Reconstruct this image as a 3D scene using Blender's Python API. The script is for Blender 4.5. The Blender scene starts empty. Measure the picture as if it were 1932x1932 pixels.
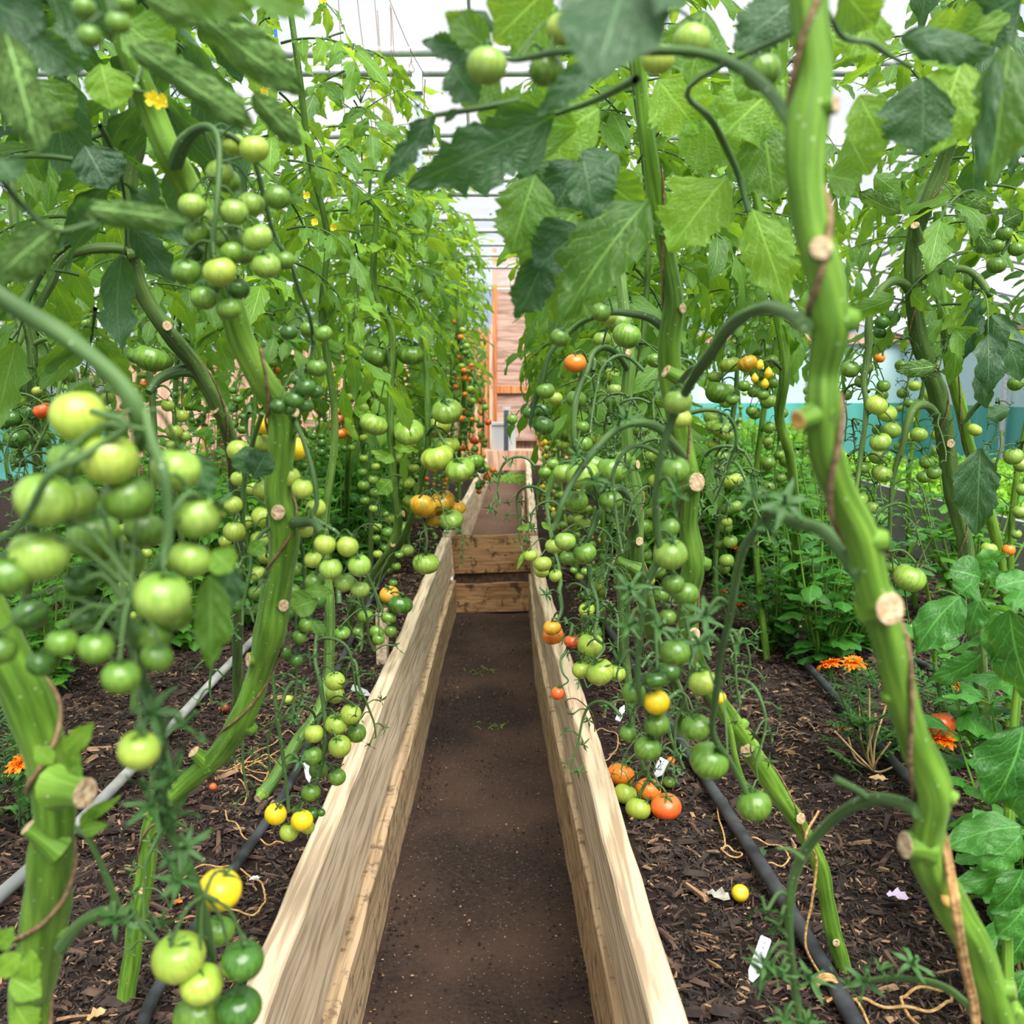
import bpy, math, random
import numpy as np
from mathutils import Vector, Matrix, Euler

# ------------------------------------------------------------------ camera, sky, light, exposure
S = bpy.context.scene
W = 1932.0
F = 1835.0                      # focal length in pixels of the 1932 px frame
PITCH = math.atan2(231.0, F)
CAM = np.array([0.0, 0.0, 1.25])
cam_d = bpy.data.cameras.new('camera'); cam = bpy.data.objects.new('camera', cam_d)
S.collection.objects.link(cam); S.camera = cam
cam.location = CAM
cam.rotation_euler = (math.pi/2 - PITCH, 0, 0)
cam_d.sensor_width = 36.0; cam_d.lens = 36.0*F/W
cam_d.clip_start = 0.02; cam_d.clip_end = 200
cam_d.dof.use_dof = True; cam_d.dof.focus_distance = 1.9; cam_d.dof.aperture_fstop = 8.0

world = bpy.data.worlds.new('sky'); S.world = world; world.use_nodes = True
nt = world.node_tree; nt.nodes.clear()
wo = nt.nodes.new('ShaderNodeOutputWorld'); bg = nt.nodes.new('ShaderNodeBackground')
tc = nt.nodes.new('ShaderNodeTexCoord'); mp = nt.nodes.new('ShaderNodeMapping'); nz = nt.nodes.new('ShaderNodeTexNoise')
cr = nt.nodes.new('ShaderNodeValToRGB')
mp.inputs['Scale'].default_value = (1.0, 1.0, 2.6)
nz.inputs['Scale'].default_value = 2.2; nz.inputs['Detail'].default_value = 6
cr.color_ramp.elements[0].position = 0.36; cr.color_ramp.elements[0].color = (0.60, 0.76, 0.98, 1)
cr.color_ramp.elements[1].position = 0.58; cr.color_ramp.elements[1].color = (0.98, 0.97, 0.98, 1)
nt.links.new(tc.outputs['Generated'], mp.inputs['Vector']); nt.links.new(mp.outputs['Vector'], nz.inputs['Vector'])
nt.links.new(nz.outputs['Fac'], cr.inputs['Fac']); nt.links.new(cr.outputs['Color'], bg.inputs['Color'])
bg.inputs['Strength'].default_value = 0.78
nt.links.new(bg.outputs[0], wo.inputs[0])

sun_d = bpy.data.lights.new('sun', 'SUN'); sun = bpy.data.objects.new('sun', sun_d); S.collection.objects.link(sun)
sun_d.energy = 8.6; sun_d.angle = math.radians(55); sun_d.color = (1.0, 0.97, 0.90)
sun.rotation_euler = (math.radians(32), math.radians(14), 0)

S.view_settings.view_transform = 'Standard'; S.view_settings.look = 'None'
S.view_settings.gamma = 1.0; S.view_settings.use_curve_mapping = False
S.view_settings.exposure = 0.15
cy = S.cycles
cy.max_bounces = 7; cy.diffuse_bounces = 4; cy.glossy_bounces = 2; cy.transmission_bounces = 4
cy.transparent_max_bounces = 8; cy.caustics_reflective = False; cy.caustics_refractive = False
cy.use_adaptive_sampling = True; cy.adaptive_threshold = 0.03
cy.use_denoising = True; cy.sample_clamp_indirect = 6.0

rnd = random.Random(7)
nr = np.random.RandomState(11)
SOIL = 0.38

# ------------------------------------------------------------------ pixels to points
_cp, _sp = math.cos(PITCH), math.sin(PITCH)
def ray(px, py):
    a, b = (px-966.0)/F, (966.0-py)/F
    return np.array([a, _cp + b*_sp, -_sp + b*_cp])
def at(px, py, Y):
    d = ray(px, py); return CAM + d*(Y/d[1])
def ground(px, py, z=SOIL):
    d = ray(px, py); return CAM + d*((z-CAM[2])/d[2])
def mpp(px, py, Y):
    return (Y/ray(px, py)[1])/F        # metres per pixel there

# ------------------------------------------------------------------ mesh building
def nrm(v):
    v = np.asarray(v, float); n = np.linalg.norm(v, axis=-1, keepdims=True); return v/np.maximum(n, 1e-9)

class MB:
    def __init__(s): s.v = []; s.q = []; s.t = []; s.qm = []; s.tm = []; s.uv = []; s.n = 0
    def add(s, v, q=None, t=None, m=0, uv=None):
        v = np.asarray(v, float).reshape(-1, 3); s.v.append(v)
        s.uv.append(np.zeros((len(v), 2)) if uv is None else np.asarray(uv, float))
        if q is not None and len(q):
            q = np.asarray(q, int).reshape(-1, 4); s.q.append(q+s.n); s.qm.append(np.full(len(q), m))
        if t is not None and len(t):
            t = np.asarray(t, int).reshape(-1, 3); s.t.append(t+s.n); s.tm.append(np.full(len(t), m))
        s.n += len(v)
    def arrays(s):
        v = np.concatenate(s.v); uv = np.concatenate(s.uv)
        q = np.concatenate(s.q) if s.q else np.zeros((0, 4), int)
        t = np.concatenate(s.t) if s.t else np.zeros((0, 3), int)
        qm = np.concatenate(s.qm) if s.qm else np.zeros(0, int)
        tm = np.concatenate(s.tm) if s.tm else np.zeros(0, int)
        return v, q, t, qm, tm, uv
    def merge(s, arr, M=None, sc=1.0, off=0):
        v, q, t, qm, tm, uv = arr
        if M is not None: v = v*sc @ np.array(M)[:3, :3].T + np.array(M)[:3, 3]
        s.v.append(v); s.uv.append(uv)
        if len(q): s.q.append(q+s.n); s.qm.append(qm+off)
        if len(t): s.t.append(t+s.n); s.tm.append(tm+off)
        s.n += len(v)
    def mesh(s, name, mats, smooth=True):
        v, q, t, qm, tm, uv = s.arrays()
        me = bpy.data.meshes.new(name)
        me.vertices.add(len(v)); me.vertices.foreach_set('co', v.astype(np.float32).ravel())
        loops = np.concatenate([q.ravel(), t.ravel()])
        tot = np.concatenate([np.full(len(q), 4), np.full(len(t), 3)]).astype(np.int32)
        st = np.concatenate([[0], np.cumsum(tot)[:-1]]).astype(np.int32)
        me.loops.add(len(loops)); me.loops.foreach_set('vertex_index', loops.astype(np.int32))
        me.polygons.add(len(tot)); me.polygons.foreach_set('loop_start', st); me.polygons.foreach_set('loop_total', tot)
        me.polygons.foreach_set('material_index', np.concatenate([qm, tm]).astype(np.int32))
        me.polygons.foreach_set('use_smooth', np.full(len(tot), smooth))
        ul = me.uv_layers.new(name='UVMap'); ul.data.foreach_set('uv', uv[loops].astype(np.float32).ravel())
        for m in (mats if isinstance(mats, (list, tuple)) else [mats]): me.materials.append(m)
        me.update(calc_edges=True); me.validate()
        return me

def link(name, me, parent=None, loc=None, rot=None, sc=None):
    o = bpy.data.objects.new(name, me); S.collection.objects.link(o)
    if parent is not None: o.parent = parent
    if loc is not None: o.location = loc
    if rot is not None: o.rotation_euler = rot
    if sc is not None: o.scale = (sc, sc, sc) if np.isscalar(sc) else sc
    return o
def tag(o, label=None, cat=None, group=None, kind=None):
    if label: o['label'] = label
    if cat: o['category'] = cat
    if group: o['group'] = group
    if kind: o['kind'] = kind
    return o
def empty(name, loc, label, cat, group=None):
    o = bpy.data.objects.new(name, None); S.collection.objects.link(o); o.location = loc
    o.empty_display_size = .05
    return tag(o, label, cat, group)
def frame(x, zhint):
    x = nrm(x); z = np.asarray(zhint, float); z = nrm(z - x*np.dot(x, z)); y = np.cross(z, x)
    return x, y, z
def M4(x, zhint, p, sc=1.0):
    x, y, z = frame(x, zhint)
    M = np.eye(4); M[:3, 0] = x*sc; M[:3, 1] = y*sc; M[:3, 2] = z*sc; M[:3, 3] = p; return M
def setM(o, M): o.matrix_basis = Matrix([list(map(float, r)) for r in M])

def smooth(P, k=6):
    """catmull-rom through rows of P (any number of columns)"""
    P = np.asarray(P, float)
    if len(P) < 3: 
        t = np.linspace(0, 1, k+1)[:, None]; return P[0]*(1-t)+P[-1]*t
    Q = np.vstack([2*P[0]-P[1], P, 2*P[-1]-P[-2]]); out = []
    t = np.linspace(0, 1, k, endpoint=False)[:, None]
    for i in range(1, len(Q)-2):
        a, b, c, d = Q[i-1], Q[i], Q[i+1], Q[i+2]
        out.append(.5*((2*b)+(-a+c)*t+(2*a-5*b+4*c-d)*t*t+(-a+3*b-3*c+d)*t**3))
    out.append(P[-1][None]); return np.vstack(out)

def tube(mb, P, R, n=8, m=0, ridge=0.0, nr_=5, caps=True, twist=0.0, cm=None, wob=0.0, seed=0):
    P = np.asarray(P, float); R = np.broadcast_to(np.asarray(R, float), (len(P),))
    T = nrm(np.gradient(P, axis=0))
    u = np.cross(T[0], [0, 0, 1.0]); 
    if np.linalg.norm(u) < .1: u = np.cross(T[0], [0, 1.0, 0])
    u = nrm(u); th = np.linspace(0, 2*np.pi, n, endpoint=False); V = []
    L = np.concatenate([[0], np.cumsum(np.linalg.norm(np.diff(P, axis=0), axis=1))])
    rs = np.random.RandomState(seed); ph = rs.rand(4)*6
    for i in range(len(P)):
        u = nrm(u - T[i]*np.dot(u, T[i])); w = np.cross(T[i], u)
        a = th + twist*L[i]
        rr = R[i]*(1+ridge*np.cos(nr_*th+ph[0]+4*L[i])+ridge*.5*np.cos(3*th+ph[1]))
        if wob: rr = rr*(1+wob*np.sin(L[i]*37+ph[2]+th)+wob*np.sin(L[i]*91+ph[3]+2*th))
        V.append(P[i]+rr[:, None]*(np.cos(a)[:, None]*u+np.sin(a)[:, None]*w))
    V = np.vstack(V); q = []
    i = np.arange(len(P)-1)[:, None]*n; j = np.arange(n)[None]; j2 = (j+1) % n
    q = np.stack([i+j, i+j2, i+n+j2, i+n+j], -1).reshape(-1, 4)
    uv = np.stack([np.repeat(L, n), np.tile(th/(2*np.pi), len(P))], -1)
    mb.add(V, q=q, m=m, uv=uv)
    if caps:
        for k, base in ((0, 0), (len(P)-1, (len(P)-1)*n)):
            c = P[k]; vv = np.vstack([V[base:base+n], c[None]])
            jj = np.arange(n); t = np.stack([jj, (jj+1) % n, np.full(n, n)], -1)
            if k == 0: t = t[:, ::-1]
            mb.add(vv, t=t, m=(cm if (cm is not None and k) else m))
def box(mb, c, s, m=0, M=None):
    x, y, z = [a/2 for a in s]
    v = np.array([[-x,-y,-z],[x,-y,-z],[x,y,-z],[-x,y,-z],[-x,-y,z],[x,-y,z],[x,y,z],[-x,y,z]])
    if M is not None: v = v @ np.array(M).T
    q = [[0,3,2,1],[4,5,6,7],[0,1,5,4],[1,2,6,5],[2,3,7,6],[3,0,4,7]]
    mb.add(v+np.array(c), q=q, m=m)

def vnoise(x, y, s=1.0, seed=0, o=4):
    """cheap smooth noise from sums of sines"""
    r = np.random.RandomState(seed); z = 0; a = 1.0
    for k in range(o*3):
        th = r.rand()*6.28; f = s*(1.9**(k//3))*(0.7+.6*r.rand()); p = r.rand()*6.28
        z = z + a*np.sin((x*np.cos(th)+y*np.sin(th))*f+p); a = 1.0/(1.7**(k//3))
    return z/3.0

# ------------------------------------------------------------------ materials
def newmat(name):
    m = bpy.data.materials.new(name); m.use_nodes = True; nt = m.node_tree; nt.nodes.clear()
    out = nt.nodes.new('ShaderNodeOutputMaterial'); return m, nt, out
def N(nt, kind, **kw):
    n = nt.nodes.new(kind)
    for k, v in kw.items():
        if k in n.inputs: n.inputs[k].default_value = v
        else: setattr(n, k, v)
    return n
def ramp(nt, stops):
    r = nt.nodes.new('ShaderNodeValToRGB'); e = r.color_ramp.elements
    while len(e) < len(stops): e.new(0.5)
    for i, (p, c) in enumerate(stops): e[i].position = p; e[i].color = (c[0], c[1], c[2], 1)
    return r
def mixc(nt, fac, a, b, mode='MIX'):
    n = nt.nodes.new('ShaderNodeMix'); n.data_type = 'RGBA'; n.blend_type = mode
    for sock, val in ((n.inputs[0], fac), (n.inputs[6], a), (n.inputs[7], b)):
        if isinstance(val, (int, float)): sock.default_value = val
        elif isinstance(val, (tuple, list)): sock.default_value = (val[0], val[1], val[2], 1)
        else: nt.links.new(val, sock)
    return n.outputs[2]
def math_(nt, op, a, b=0.0, c=0.0):
    n = nt.nodes.new('ShaderNodeMath'); n.operation = op
    for s, v in zip(n.inputs, (a, b, c)):
        if isinstance(v, (int, float)): s.default_value = v
        else: nt.links.new(v, s)
    return n.outputs[0]
def srgb(r, g, b):
    f = lambda c: (c/255/12.92) if c/255 <= .04045 else ((c/255+.055)/1.055)**2.4
    return (f(r), f(g), f(b))

def simple(name, col, rough=.6, noise=None, scale=20, spec=.4, bump=0.0, metallic=0.0, coords='Object', stretch=(1,1,1), detail=4):
    m, nt, out = newmat(name); p = N(nt, 'ShaderNodeBsdfPrincipled', Roughness=rough, Metallic=metallic)
    p.inputs['Specular IOR Level'].default_value = spec
    tc = N(nt, 'ShaderNodeTexCoord'); mp = N(nt, 'ShaderNodeMapping'); mp.inputs['Scale'].default_value = stretch
    nt.links.new(tc.outputs[coords], mp.inputs[0])
    nz = N(nt, 'ShaderNodeTexNoise', Scale=scale, Detail=detail); nt.links.new(mp.outputs[0], nz.inputs['Vector'])
    if noise:
        r = ramp(nt, [(.35, col), (.65, noise)]); nt.links.new(nz.outputs['Fac'], r.inputs[0]); nt.links.new(r.outputs[0], p.inputs['Base Color'])
    else: p.inputs['Base Color'].default_value = (*col, 1)
    if bump:
        b = N(nt, 'ShaderNodeBump', Strength=bump, Distance=.01); nt.links.new(nz.outputs['Fac'], b.inputs['Height']); nt.links.new(b.outputs[0], p.inputs['Normal'])
    nt.links.new(p.outputs[0], out.inputs[0]); return m

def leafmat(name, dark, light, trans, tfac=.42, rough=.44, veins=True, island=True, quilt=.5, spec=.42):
    m, nt, out = newmat(name)
    uv = N(nt, 'ShaderNodeUVMap'); sx = N(nt, 'ShaderNodeSeparateXYZ'); nt.links.new(uv.outputs[0], sx.inputs[0])
    u, v = sx.outputs[0], sx.outputs[1]
    av = math_(nt, 'ABSOLUTE', v)
    mid = math_(nt, 'LESS_THAN', av, .035)
    wn = N(nt, 'ShaderNodeTexNoise', Scale=3.0, Detail=1.0); nt.links.new(uv.outputs[0], wn.inputs['Vector'])
    ph = math_(nt, 'ADD', math_(nt, 'SUBTRACT', math_(nt, 'MULTIPLY', u, 36.0), math_(nt, 'MULTIPLY', math_(nt, 'POWER', av, .8), 13.0)), math_(nt, 'ADD', math_(nt, 'MULTIPLY', wn.outputs['Fac'], 7.0), math_(nt, 'MULTIPLY', math_(nt, 'SIGN', v), 1.4)))
    sn = math_(nt, 'SINE', ph)
    net = N(nt, 'ShaderNodeTexVoronoi', Scale=11.0, feature='DISTANCE_TO_EDGE'); nt.links.new(uv.outputs[0], net.inputs['Vector'])
    vn = math_(nt, 'MAXIMUM', math_(nt, 'MULTIPLY', math_(nt, 'GREATER_THAN', sn, .975), .85), math_(nt, 'MULTIPLY', math_(nt, 'LESS_THAN', net.outputs['Distance'], .035), .22))
    vein = math_(nt, 'MAXIMUM', mid, vn)
    oi = N(nt, 'ShaderNodeObjectInfo'); ge = N(nt, 'ShaderNodeNewGeometry')
    rn = math_(nt, 'FRACT', math_(nt, 'ADD', oi.outputs['Random'], ge.outputs['Random Per Island']))
    nz = N(nt, 'ShaderNodeTexNoise', Scale=14.0, Detail=3.0); tc = N(nt, 'ShaderNodeTexCoord'); nt.links.new(tc.outputs['Object'], nz.inputs['Vector'])
    f = math_(nt, 'ADD', math_(nt, 'MULTIPLY', rn, .75), math_(nt, 'MULTIPLY', nz.outputs['Fac'], .45)) 
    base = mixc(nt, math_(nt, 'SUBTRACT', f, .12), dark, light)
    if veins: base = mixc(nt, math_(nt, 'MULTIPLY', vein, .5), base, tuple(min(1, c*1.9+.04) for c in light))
    # the underside of a leaf is paler and matt
    base = mixc(nt, math_(nt, 'MULTIPLY', ge.outputs['Backfacing'], .45), base, tuple(min(1, c*1.35+.03) for c in light))
    p = N(nt, 'ShaderNodeBsdfPrincipled', Roughness=rough); p.inputs['Specular IOR Level'].default_value = spec
    nt.links.new(base, p.inputs['Base Color'])
    bm = N(nt, 'ShaderNodeBump', Strength=quilt, Distance=.004)
    nt.links.new(math_(nt, 'MULTIPLY', math_(nt, 'SUBTRACT', 1.0, vein), math_(nt, 'ADD', math_(nt, 'MULTIPLY', sn, -.15), math_(nt, 'ADD', nz.outputs['Fac'], math_(nt, 'MULTIPLY', net.outputs['Distance'], 2.0)))), bm.inputs['Height'])
    nt.links.new(bm.outputs[0], p.inputs['Normal'])
    tr = N(nt, 'ShaderNodeBsdfTranslucent'); nt.links.new(mixc(nt, math_(nt, 'MULTIPLY', vein, .55 if veins else 0.0), mixc(nt, math_(nt, 'SUBTRACT', f, .2), tuple(c*.7 for c in trans), trans), tuple(min(1, c*1.3+.12) for c in trans)), tr.inputs['Color'])
    mx = N(nt, 'ShaderNodeMixShader', Fac=tfac); nt.links.new(p.outputs[0], mx.inputs[1]); nt.links.new(tr.outputs[0], mx.inputs[2])
    nt.links.new(mx.outputs[0], out.inputs[0]); return m

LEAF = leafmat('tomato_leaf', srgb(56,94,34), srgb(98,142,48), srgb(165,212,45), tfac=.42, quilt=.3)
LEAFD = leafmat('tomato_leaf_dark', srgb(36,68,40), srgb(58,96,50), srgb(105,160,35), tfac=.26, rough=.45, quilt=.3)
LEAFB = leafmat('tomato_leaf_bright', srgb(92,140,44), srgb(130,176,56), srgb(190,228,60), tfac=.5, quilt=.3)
LEAFU = leafmat('tomato_leaf_underside', srgb(92,130,66), srgb(122,158,88), srgb(140,190,60), tfac=.25, rough=.8, quilt=1.0, spec=.1)
BASIL = leafmat('basil_leaf', srgb(42,94,32), srgb(76,140,50), srgb(130,200,50), tfac=.28, rough=.36, quilt=.3, spec=.5)
BASILB = leafmat('basil_leaf_brightened', srgb(72,134,44), srgb(112,176,66), srgb(165,225,70), tfac=.4, rough=.4, quilt=.3)  # lighter basil copy, its colour brightened to offset the canopy's shade
LETT = leafmat('lettuce_leaf', srgb(120,185,50), srgb(165,220,75), srgb(190,240,70), tfac=.45, rough=.4)
MARL = leafmat('marigold_leaf', srgb(56,112,52), srgb(92,150,66), srgb(130,200,60), tfac=.3, veins=False)

def stemmat(name, a, b, c):
    m, nt, out = newmat(name); p = N(nt, 'ShaderNodeBsdfPrincipled', Roughness=.55); p.inputs['Specular IOR Level'].default_value = .3
    p.inputs['Sheen Weight'].default_value = .12; p.inputs['Sheen Roughness'].default_value = .4
    p.inputs['Sheen Tint'].default_value = (.75, 1, .6, 1)
    tc = N(nt, 'ShaderNodeTexCoord'); n1 = N(nt, 'ShaderNodeTexNoise', Scale=9.0, Detail=4.0); nt.links.new(tc.outputs['Object'], n1.inputs['Vector'])
    r = ramp(nt, [(.3, a), (.55, b), (.75, c)]); nt.links.new(n1.outputs['Fac'], r.inputs[0])
    uv = N(nt, 'ShaderNodeUVMap'); sx = N(nt, 'ShaderNodeSeparateXYZ'); nt.links.new(uv.outputs[0], sx.inputs[0])
    st = N(nt, 'ShaderNodeTexNoise', Scale=1.0, Detail=3.0); cb = N(nt, 'ShaderNodeCombineXYZ')
    nt.links.new(math_(nt, 'MULTIPLY', sx.outputs[1], 16.0), cb.inputs[0]); nt.links.new(math_(nt, 'MULTIPLY', sx.outputs[0], 12.0), cb.inputs[1]); nt.links.new(cb.outputs[0], st.inputs['Vector'])
    sr = ramp(nt, [(.38, tuple(x*.55 for x in a)), (.50, b), (.66, tuple(min(1, x*1.25) for x in c))]); nt.links.new(st.outputs['Fac'], sr.inputs[0])  # streaks put groove shadow and lighter ridges into the stem colour
    col = mixc(nt, .36, r.outputs[0], sr.outputs[0])
    vo = N(nt, 'ShaderNodeTexVoronoi', Scale=110.0); nt.links.new(tc.outputs['Object'], vo.inputs['Vector'])
    dots = math_(nt, 'MULTIPLY', math_(nt, 'LESS_THAN', vo.outputs['Distance'], .10), .35)
    col = mixc(nt, dots, col, (.75, .85, .55)); nt.links.new(col, p.inputs['Base Color'])
    fz = N(nt, 'ShaderNodeTexNoise', Scale=600.0, Detail=2.0); nt.links.new(tc.outputs['Object'], fz.inputs['Vector'])
    b = N(nt, 'ShaderNodeBump', Strength=.25, Distance=.001); nt.links.new(fz.outputs['Fac'], b.inputs['Height']); nt.links.new(b.outputs[0], p.inputs['Normal'])
    nt.links.new(p.outputs[0], out.inputs[0]); return m
STEM = stemmat('tomato_stem', srgb(58,92,24), srgb(98,140,40), srgb(132,168,62))
STEMM = stemmat('tomato_stem_mid', srgb(50,78,28), srgb(82,116,44), srgb(116,150,66))
STEMD = stemmat('tomato_stem_dull', srgb(56,82,40), srgb(84,112,52), srgb(108,138,66))
TRUSS = stemmat('truss_green', srgb(46,72,36), srgb(70,100,50), srgb(96,130,68))
CALYX = simple('calyx_green', srgb(40,78,32), .6, srgb(70,112,48), 60)
CUT = simple('cut_end', srgb(168,134,96), .85, srgb(206,186,150), 260, bump=.4)
CUTO = simple('cut_end_orange', srgb(190,140,50), .8, srgb(215,180,110), 90, bump=.3)

def tommat(name, base, stripe, top, s=.5, rough=.28, blot=None):
    """stripes run from stem end to blossom end; shoulders near the stem differ"""
    m, nt, out = newmat(name); p = N(nt, 'ShaderNodeBsdfPrincipled', Roughness=rough)
    p.inputs['Specular IOR Level'].default_value = .55
    p.inputs['Subsurface Weight'].default_value = .12; p.inputs['Subsurface Radius'].default_value = (.6, .9, .25); p.inputs['Subsurface Scale'].default_value = .01
    uv = N(nt, 'ShaderNodeUVMap'); sx = N(nt, 'ShaderNodeSeparateXYZ'); nt.links.new(uv.outputs[0], sx.inputs[0])
    oi = N(nt, 'ShaderNodeObjectInfo'); cb = N(nt, 'ShaderNodeCombineXYZ')
    ang = math_(nt, 'MULTIPLY', sx.outputs[0], 6.28318)
    nt.links.new(math_(nt, 'MULTIPLY', math_(nt, 'COSINE', ang), 3.2), cb.inputs[0]); nt.links.new(math_(nt, 'MULTIPLY', math_(nt, 'SINE', ang), 3.2), cb.inputs[1])
    nt.links.new(math_(nt, 'ADD', math_(nt, 'MULTIPLY', sx.outputs[1], 1.6), math_(nt, 'MULTIPLY', oi.outputs['Random'], 50.0)), cb.inputs[2])
    n1 = N(nt, 'ShaderNodeTexNoise', Scale=2.0, Detail=4.0, Roughness=.6); nt.links.new(cb.outputs[0], n1.inputs['Vector'])
    r = ramp(nt, [(.47, (0,0,0)), (.56, (1,1,1))]); nt.links.new(n1.outputs['Fac'], r.inputs[0])
    col = mixc(nt, math_(nt, 'MULTIPLY', r.outputs[0], s), base, stripe)
    tr = ramp(nt, [(.58, (0,0,0)), (.95, (1,1,1))]); nt.links.new(sx.outputs[1], tr.inputs[0])
    col = mixc(nt, math_(nt, 'MULTIPLY', tr.outputs[0], .75), col, top)
    n2 = N(nt, 'ShaderNodeTexNoise', Scale=35.0, Detail=2.0); tc = N(nt, 'ShaderNodeTexCoord'); nt.links.new(tc.outputs['Object'], n2.inputs['Vector'])
    col = mixc(nt, math_(nt, 'MULTIPLY', n2.outputs['Fac'], .18), col, tuple(min(1, c*1.5+.03) for c in base))
    hs = N(nt, 'ShaderNodeHueSaturation'); nt.links.new(math_(nt, 'ADD', .84, math_(nt, 'MULTIPLY', oi.outputs['Random'], .3)), hs.inputs['Value']); nt.links.new(col, hs.inputs['Color'])
    nt.links.new(hs.outputs[0], p.inputs['Base Color']); nt.links.new(p.outputs[0], out.inputs[0]); return m
TM = {
 'pg': tommat('fruit_pale_green', srgb(150,178,76), srgb(104,140,44), srgb(88,132,36), .6),
 'g':  tommat('fruit_green', srgb(112,148,50), srgb(72,110,34), srgb(62,108,32), .75),
 'dg': tommat('fruit_dark_green', srgb(74,116,38), srgb(44,82,28), srgb(36,78,26), .7, .2),
 'yg': tommat('fruit_yellow_green', srgb(172,190,76), srgb(136,164,52), srgb(112,154,44), .6),
 'y':  tommat('fruit_yellow', srgb(250,208,30), srgb(240,170,20), srgb(230,205,40), .4),
 'o':  tommat('fruit_orange', srgb(232,120,30), srgb(220,150,40), srgb(215,120,45), .5),
 'ro': tommat('fruit_red_orange', srgb(222,92,36), srgb(196,70,30), srgb(196,110,50), .4),
 'r':  tommat('fruit_dark_red', srgb(150,40,26), srgb(110,30,20), srgb(120,50,30), .4),
 'yo': tommat('fruit_turning', srgb(226,160,40), srgb(130,150,50), srgb(216,150,50), .7),
}
COLW = {'pg': 'pale green', 'g': 'striped green', 'dg': 'dark green', 'yg': 'yellowish green', 'y': 'ripe yellow', 'o': 'ripe orange', 'ro': 'ripe red-orange', 'r': 'dark red', 'yo': 'half-ripe orange and green'}

def woodmat(name, a, b, grain, axis=(1, .04, 1), rough=.75, dirt=None, sc=26):
    m, nt, out = newmat(name); p = N(nt, 'ShaderNodeBsdfPrincipled', Roughness=rough); p.inputs['Specular IOR Level'].default_value = .25
    tc = N(nt, 'ShaderNodeTexCoord'); mp = N(nt, 'ShaderNodeMapping'); mp.inputs['Scale'].default_value = axis; nt.links.new(tc.outputs['Object'], mp.inputs[0])
    n0 = N(nt, 'ShaderNodeTexNoise', Scale=6.0, Detail=3.0, Distortion=.4); nt.links.new(mp.outputs[0], n0.inputs['Vector'])
    n1 = N(nt, 'ShaderNodeTexNoise', Scale=sc*3, Detail=7.0, Distortion=.4); nt.links.new(mp.outputs[0], n1.inputs['Vector'])
    n2 = N(nt, 'ShaderNodeTexNoise', Scale=sc*5, Detail=3.0, Distortion=.3); nt.links.new(mp.outputs[0], n2.inputs['Vector'])
    r = ramp(nt, [(.3, a), (.7, b)]); nt.links.new(n0.outputs['Fac'], r.inputs[0])
    g = ramp(nt, [(.40, (.5,.45,.4)), (.56, (1,1,1))]); nt.links.new(n1.outputs['Fac'], g.inputs[0])
    col = mixc(nt, .8, r.outputs[0], g.outputs[0], 'MULTIPLY')
    ck = ramp(nt, [(.20, (1,1,1)), (.27, (0,0,0))]); nt.links.new(n2.outputs['Fac'], ck.inputs[0]); col = mixc(nt, math_(nt, 'MULTIPLY', ck.outputs[0], .45), col, grain)
    if dirt:
        dn = N(nt, 'ShaderNodeTexNoise', Scale=dirt[1], Detail=8.0, Roughness=.7); nt.links.new(tc.outputs['Object'], dn.inputs['Vector'])
        dr = ramp(nt, [(dirt[2], (0,0,0)), (dirt[2]+.07, (1,1,1))]); nt.links.new(dn.outputs['Fac'], dr.inputs[0]); col = mixc(nt, math_(nt, 'MULTIPLY', dr.outputs[0], dirt[3]), col, dirt[0])
    nt.links.new(col, p.inputs['Base Color'])
    b = N(nt, 'ShaderNodeBump', Strength=.35, Distance=.003); nt.links.new(n1.outputs['Fac'], b.inputs['Height']); nt.links.new(b.outputs[0], p.inputs['Normal'])
    nt.links.new(p.outputs[0], out.inputs[0]); return m
WOOD = woodmat('weathered_board', srgb(202,178,148), srgb(226,208,182), srgb(138,100,68))
WOODL = woodmat('weathered_lower_board', srgb(176,146,110), srgb(214,190,156), srgb(96,66,40), dirt=(srgb(60,46,38), 22, .54, .6))
WOODS = woodmat('stained_step_board', srgb(138,102,68), srgb(186,146,104), srgb(70,46,28), axis=(.06, 1, 1), dirt=(srgb(44,34,28), 16, .53, .8))
WOODP = woodmat('pinkish_timber', srgb(196,150,126), srgb(222,184,160), srgb(140,92,70), axis=(1, 1, .06), sc=12)
WOODO = woodmat('orange_timber', srgb(196,124,76), srgb(222,156,104), srgb(120,66,36), axis=(1, 1, .06), sc=12)
PLY = woodmat('weathered_plywood', srgb(176,142,128), srgb(204,172,156), srgb(130,98,86), axis=(.1, .1, 1), sc=8)
GALV = simple('galvanised_tube', srgb(176,180,184), .5, srgb(200,204,208), 30, metallic=.25, spec=.5)
BLACKP = simple('black_pipe', srgb(34,35,38), .55, srgb(74,76,80), 14, spec=.4, detail=8)
GREYP = simple('grey_weathered_pipe', srgb(120,122,122), .6, srgb(172,172,168), 9, detail=8)
TWINE = simple('jute_twine', srgb(150,112,66), .9, srgb(196,158,104), 120, bump=.5)
TWINEB = simple('brown_twine', srgb(112,88,62), .95, srgb(148,120,88), 120, bump=.5)
WHITEP = simple('white_plastic', srgb(178,182,182), .5)
INK = simple('pencil_ink', srgb(120,124,130), .7)
SLATE = simple('dark_painted_post', srgb(52,60,68), .6, srgb(70,78,86), 20)
BLUEP = simple('blue_plastic_clip', srgb(20,110,210), .4)
GREYB = simple('grey_bed_panel', srgb(128,130,132), .6, srgb(160,160,160), 6)
MESHW = simple('pale_mesh_wall', srgb(176,212,214), .6, srgb(200,226,226), 3, stretch=(1, 1, .3))
MESHT = simple('teal_mesh_wall', srgb(66,158,146), .6, srgb(96,176,164), 4, stretch=(1, 1, .3))
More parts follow.
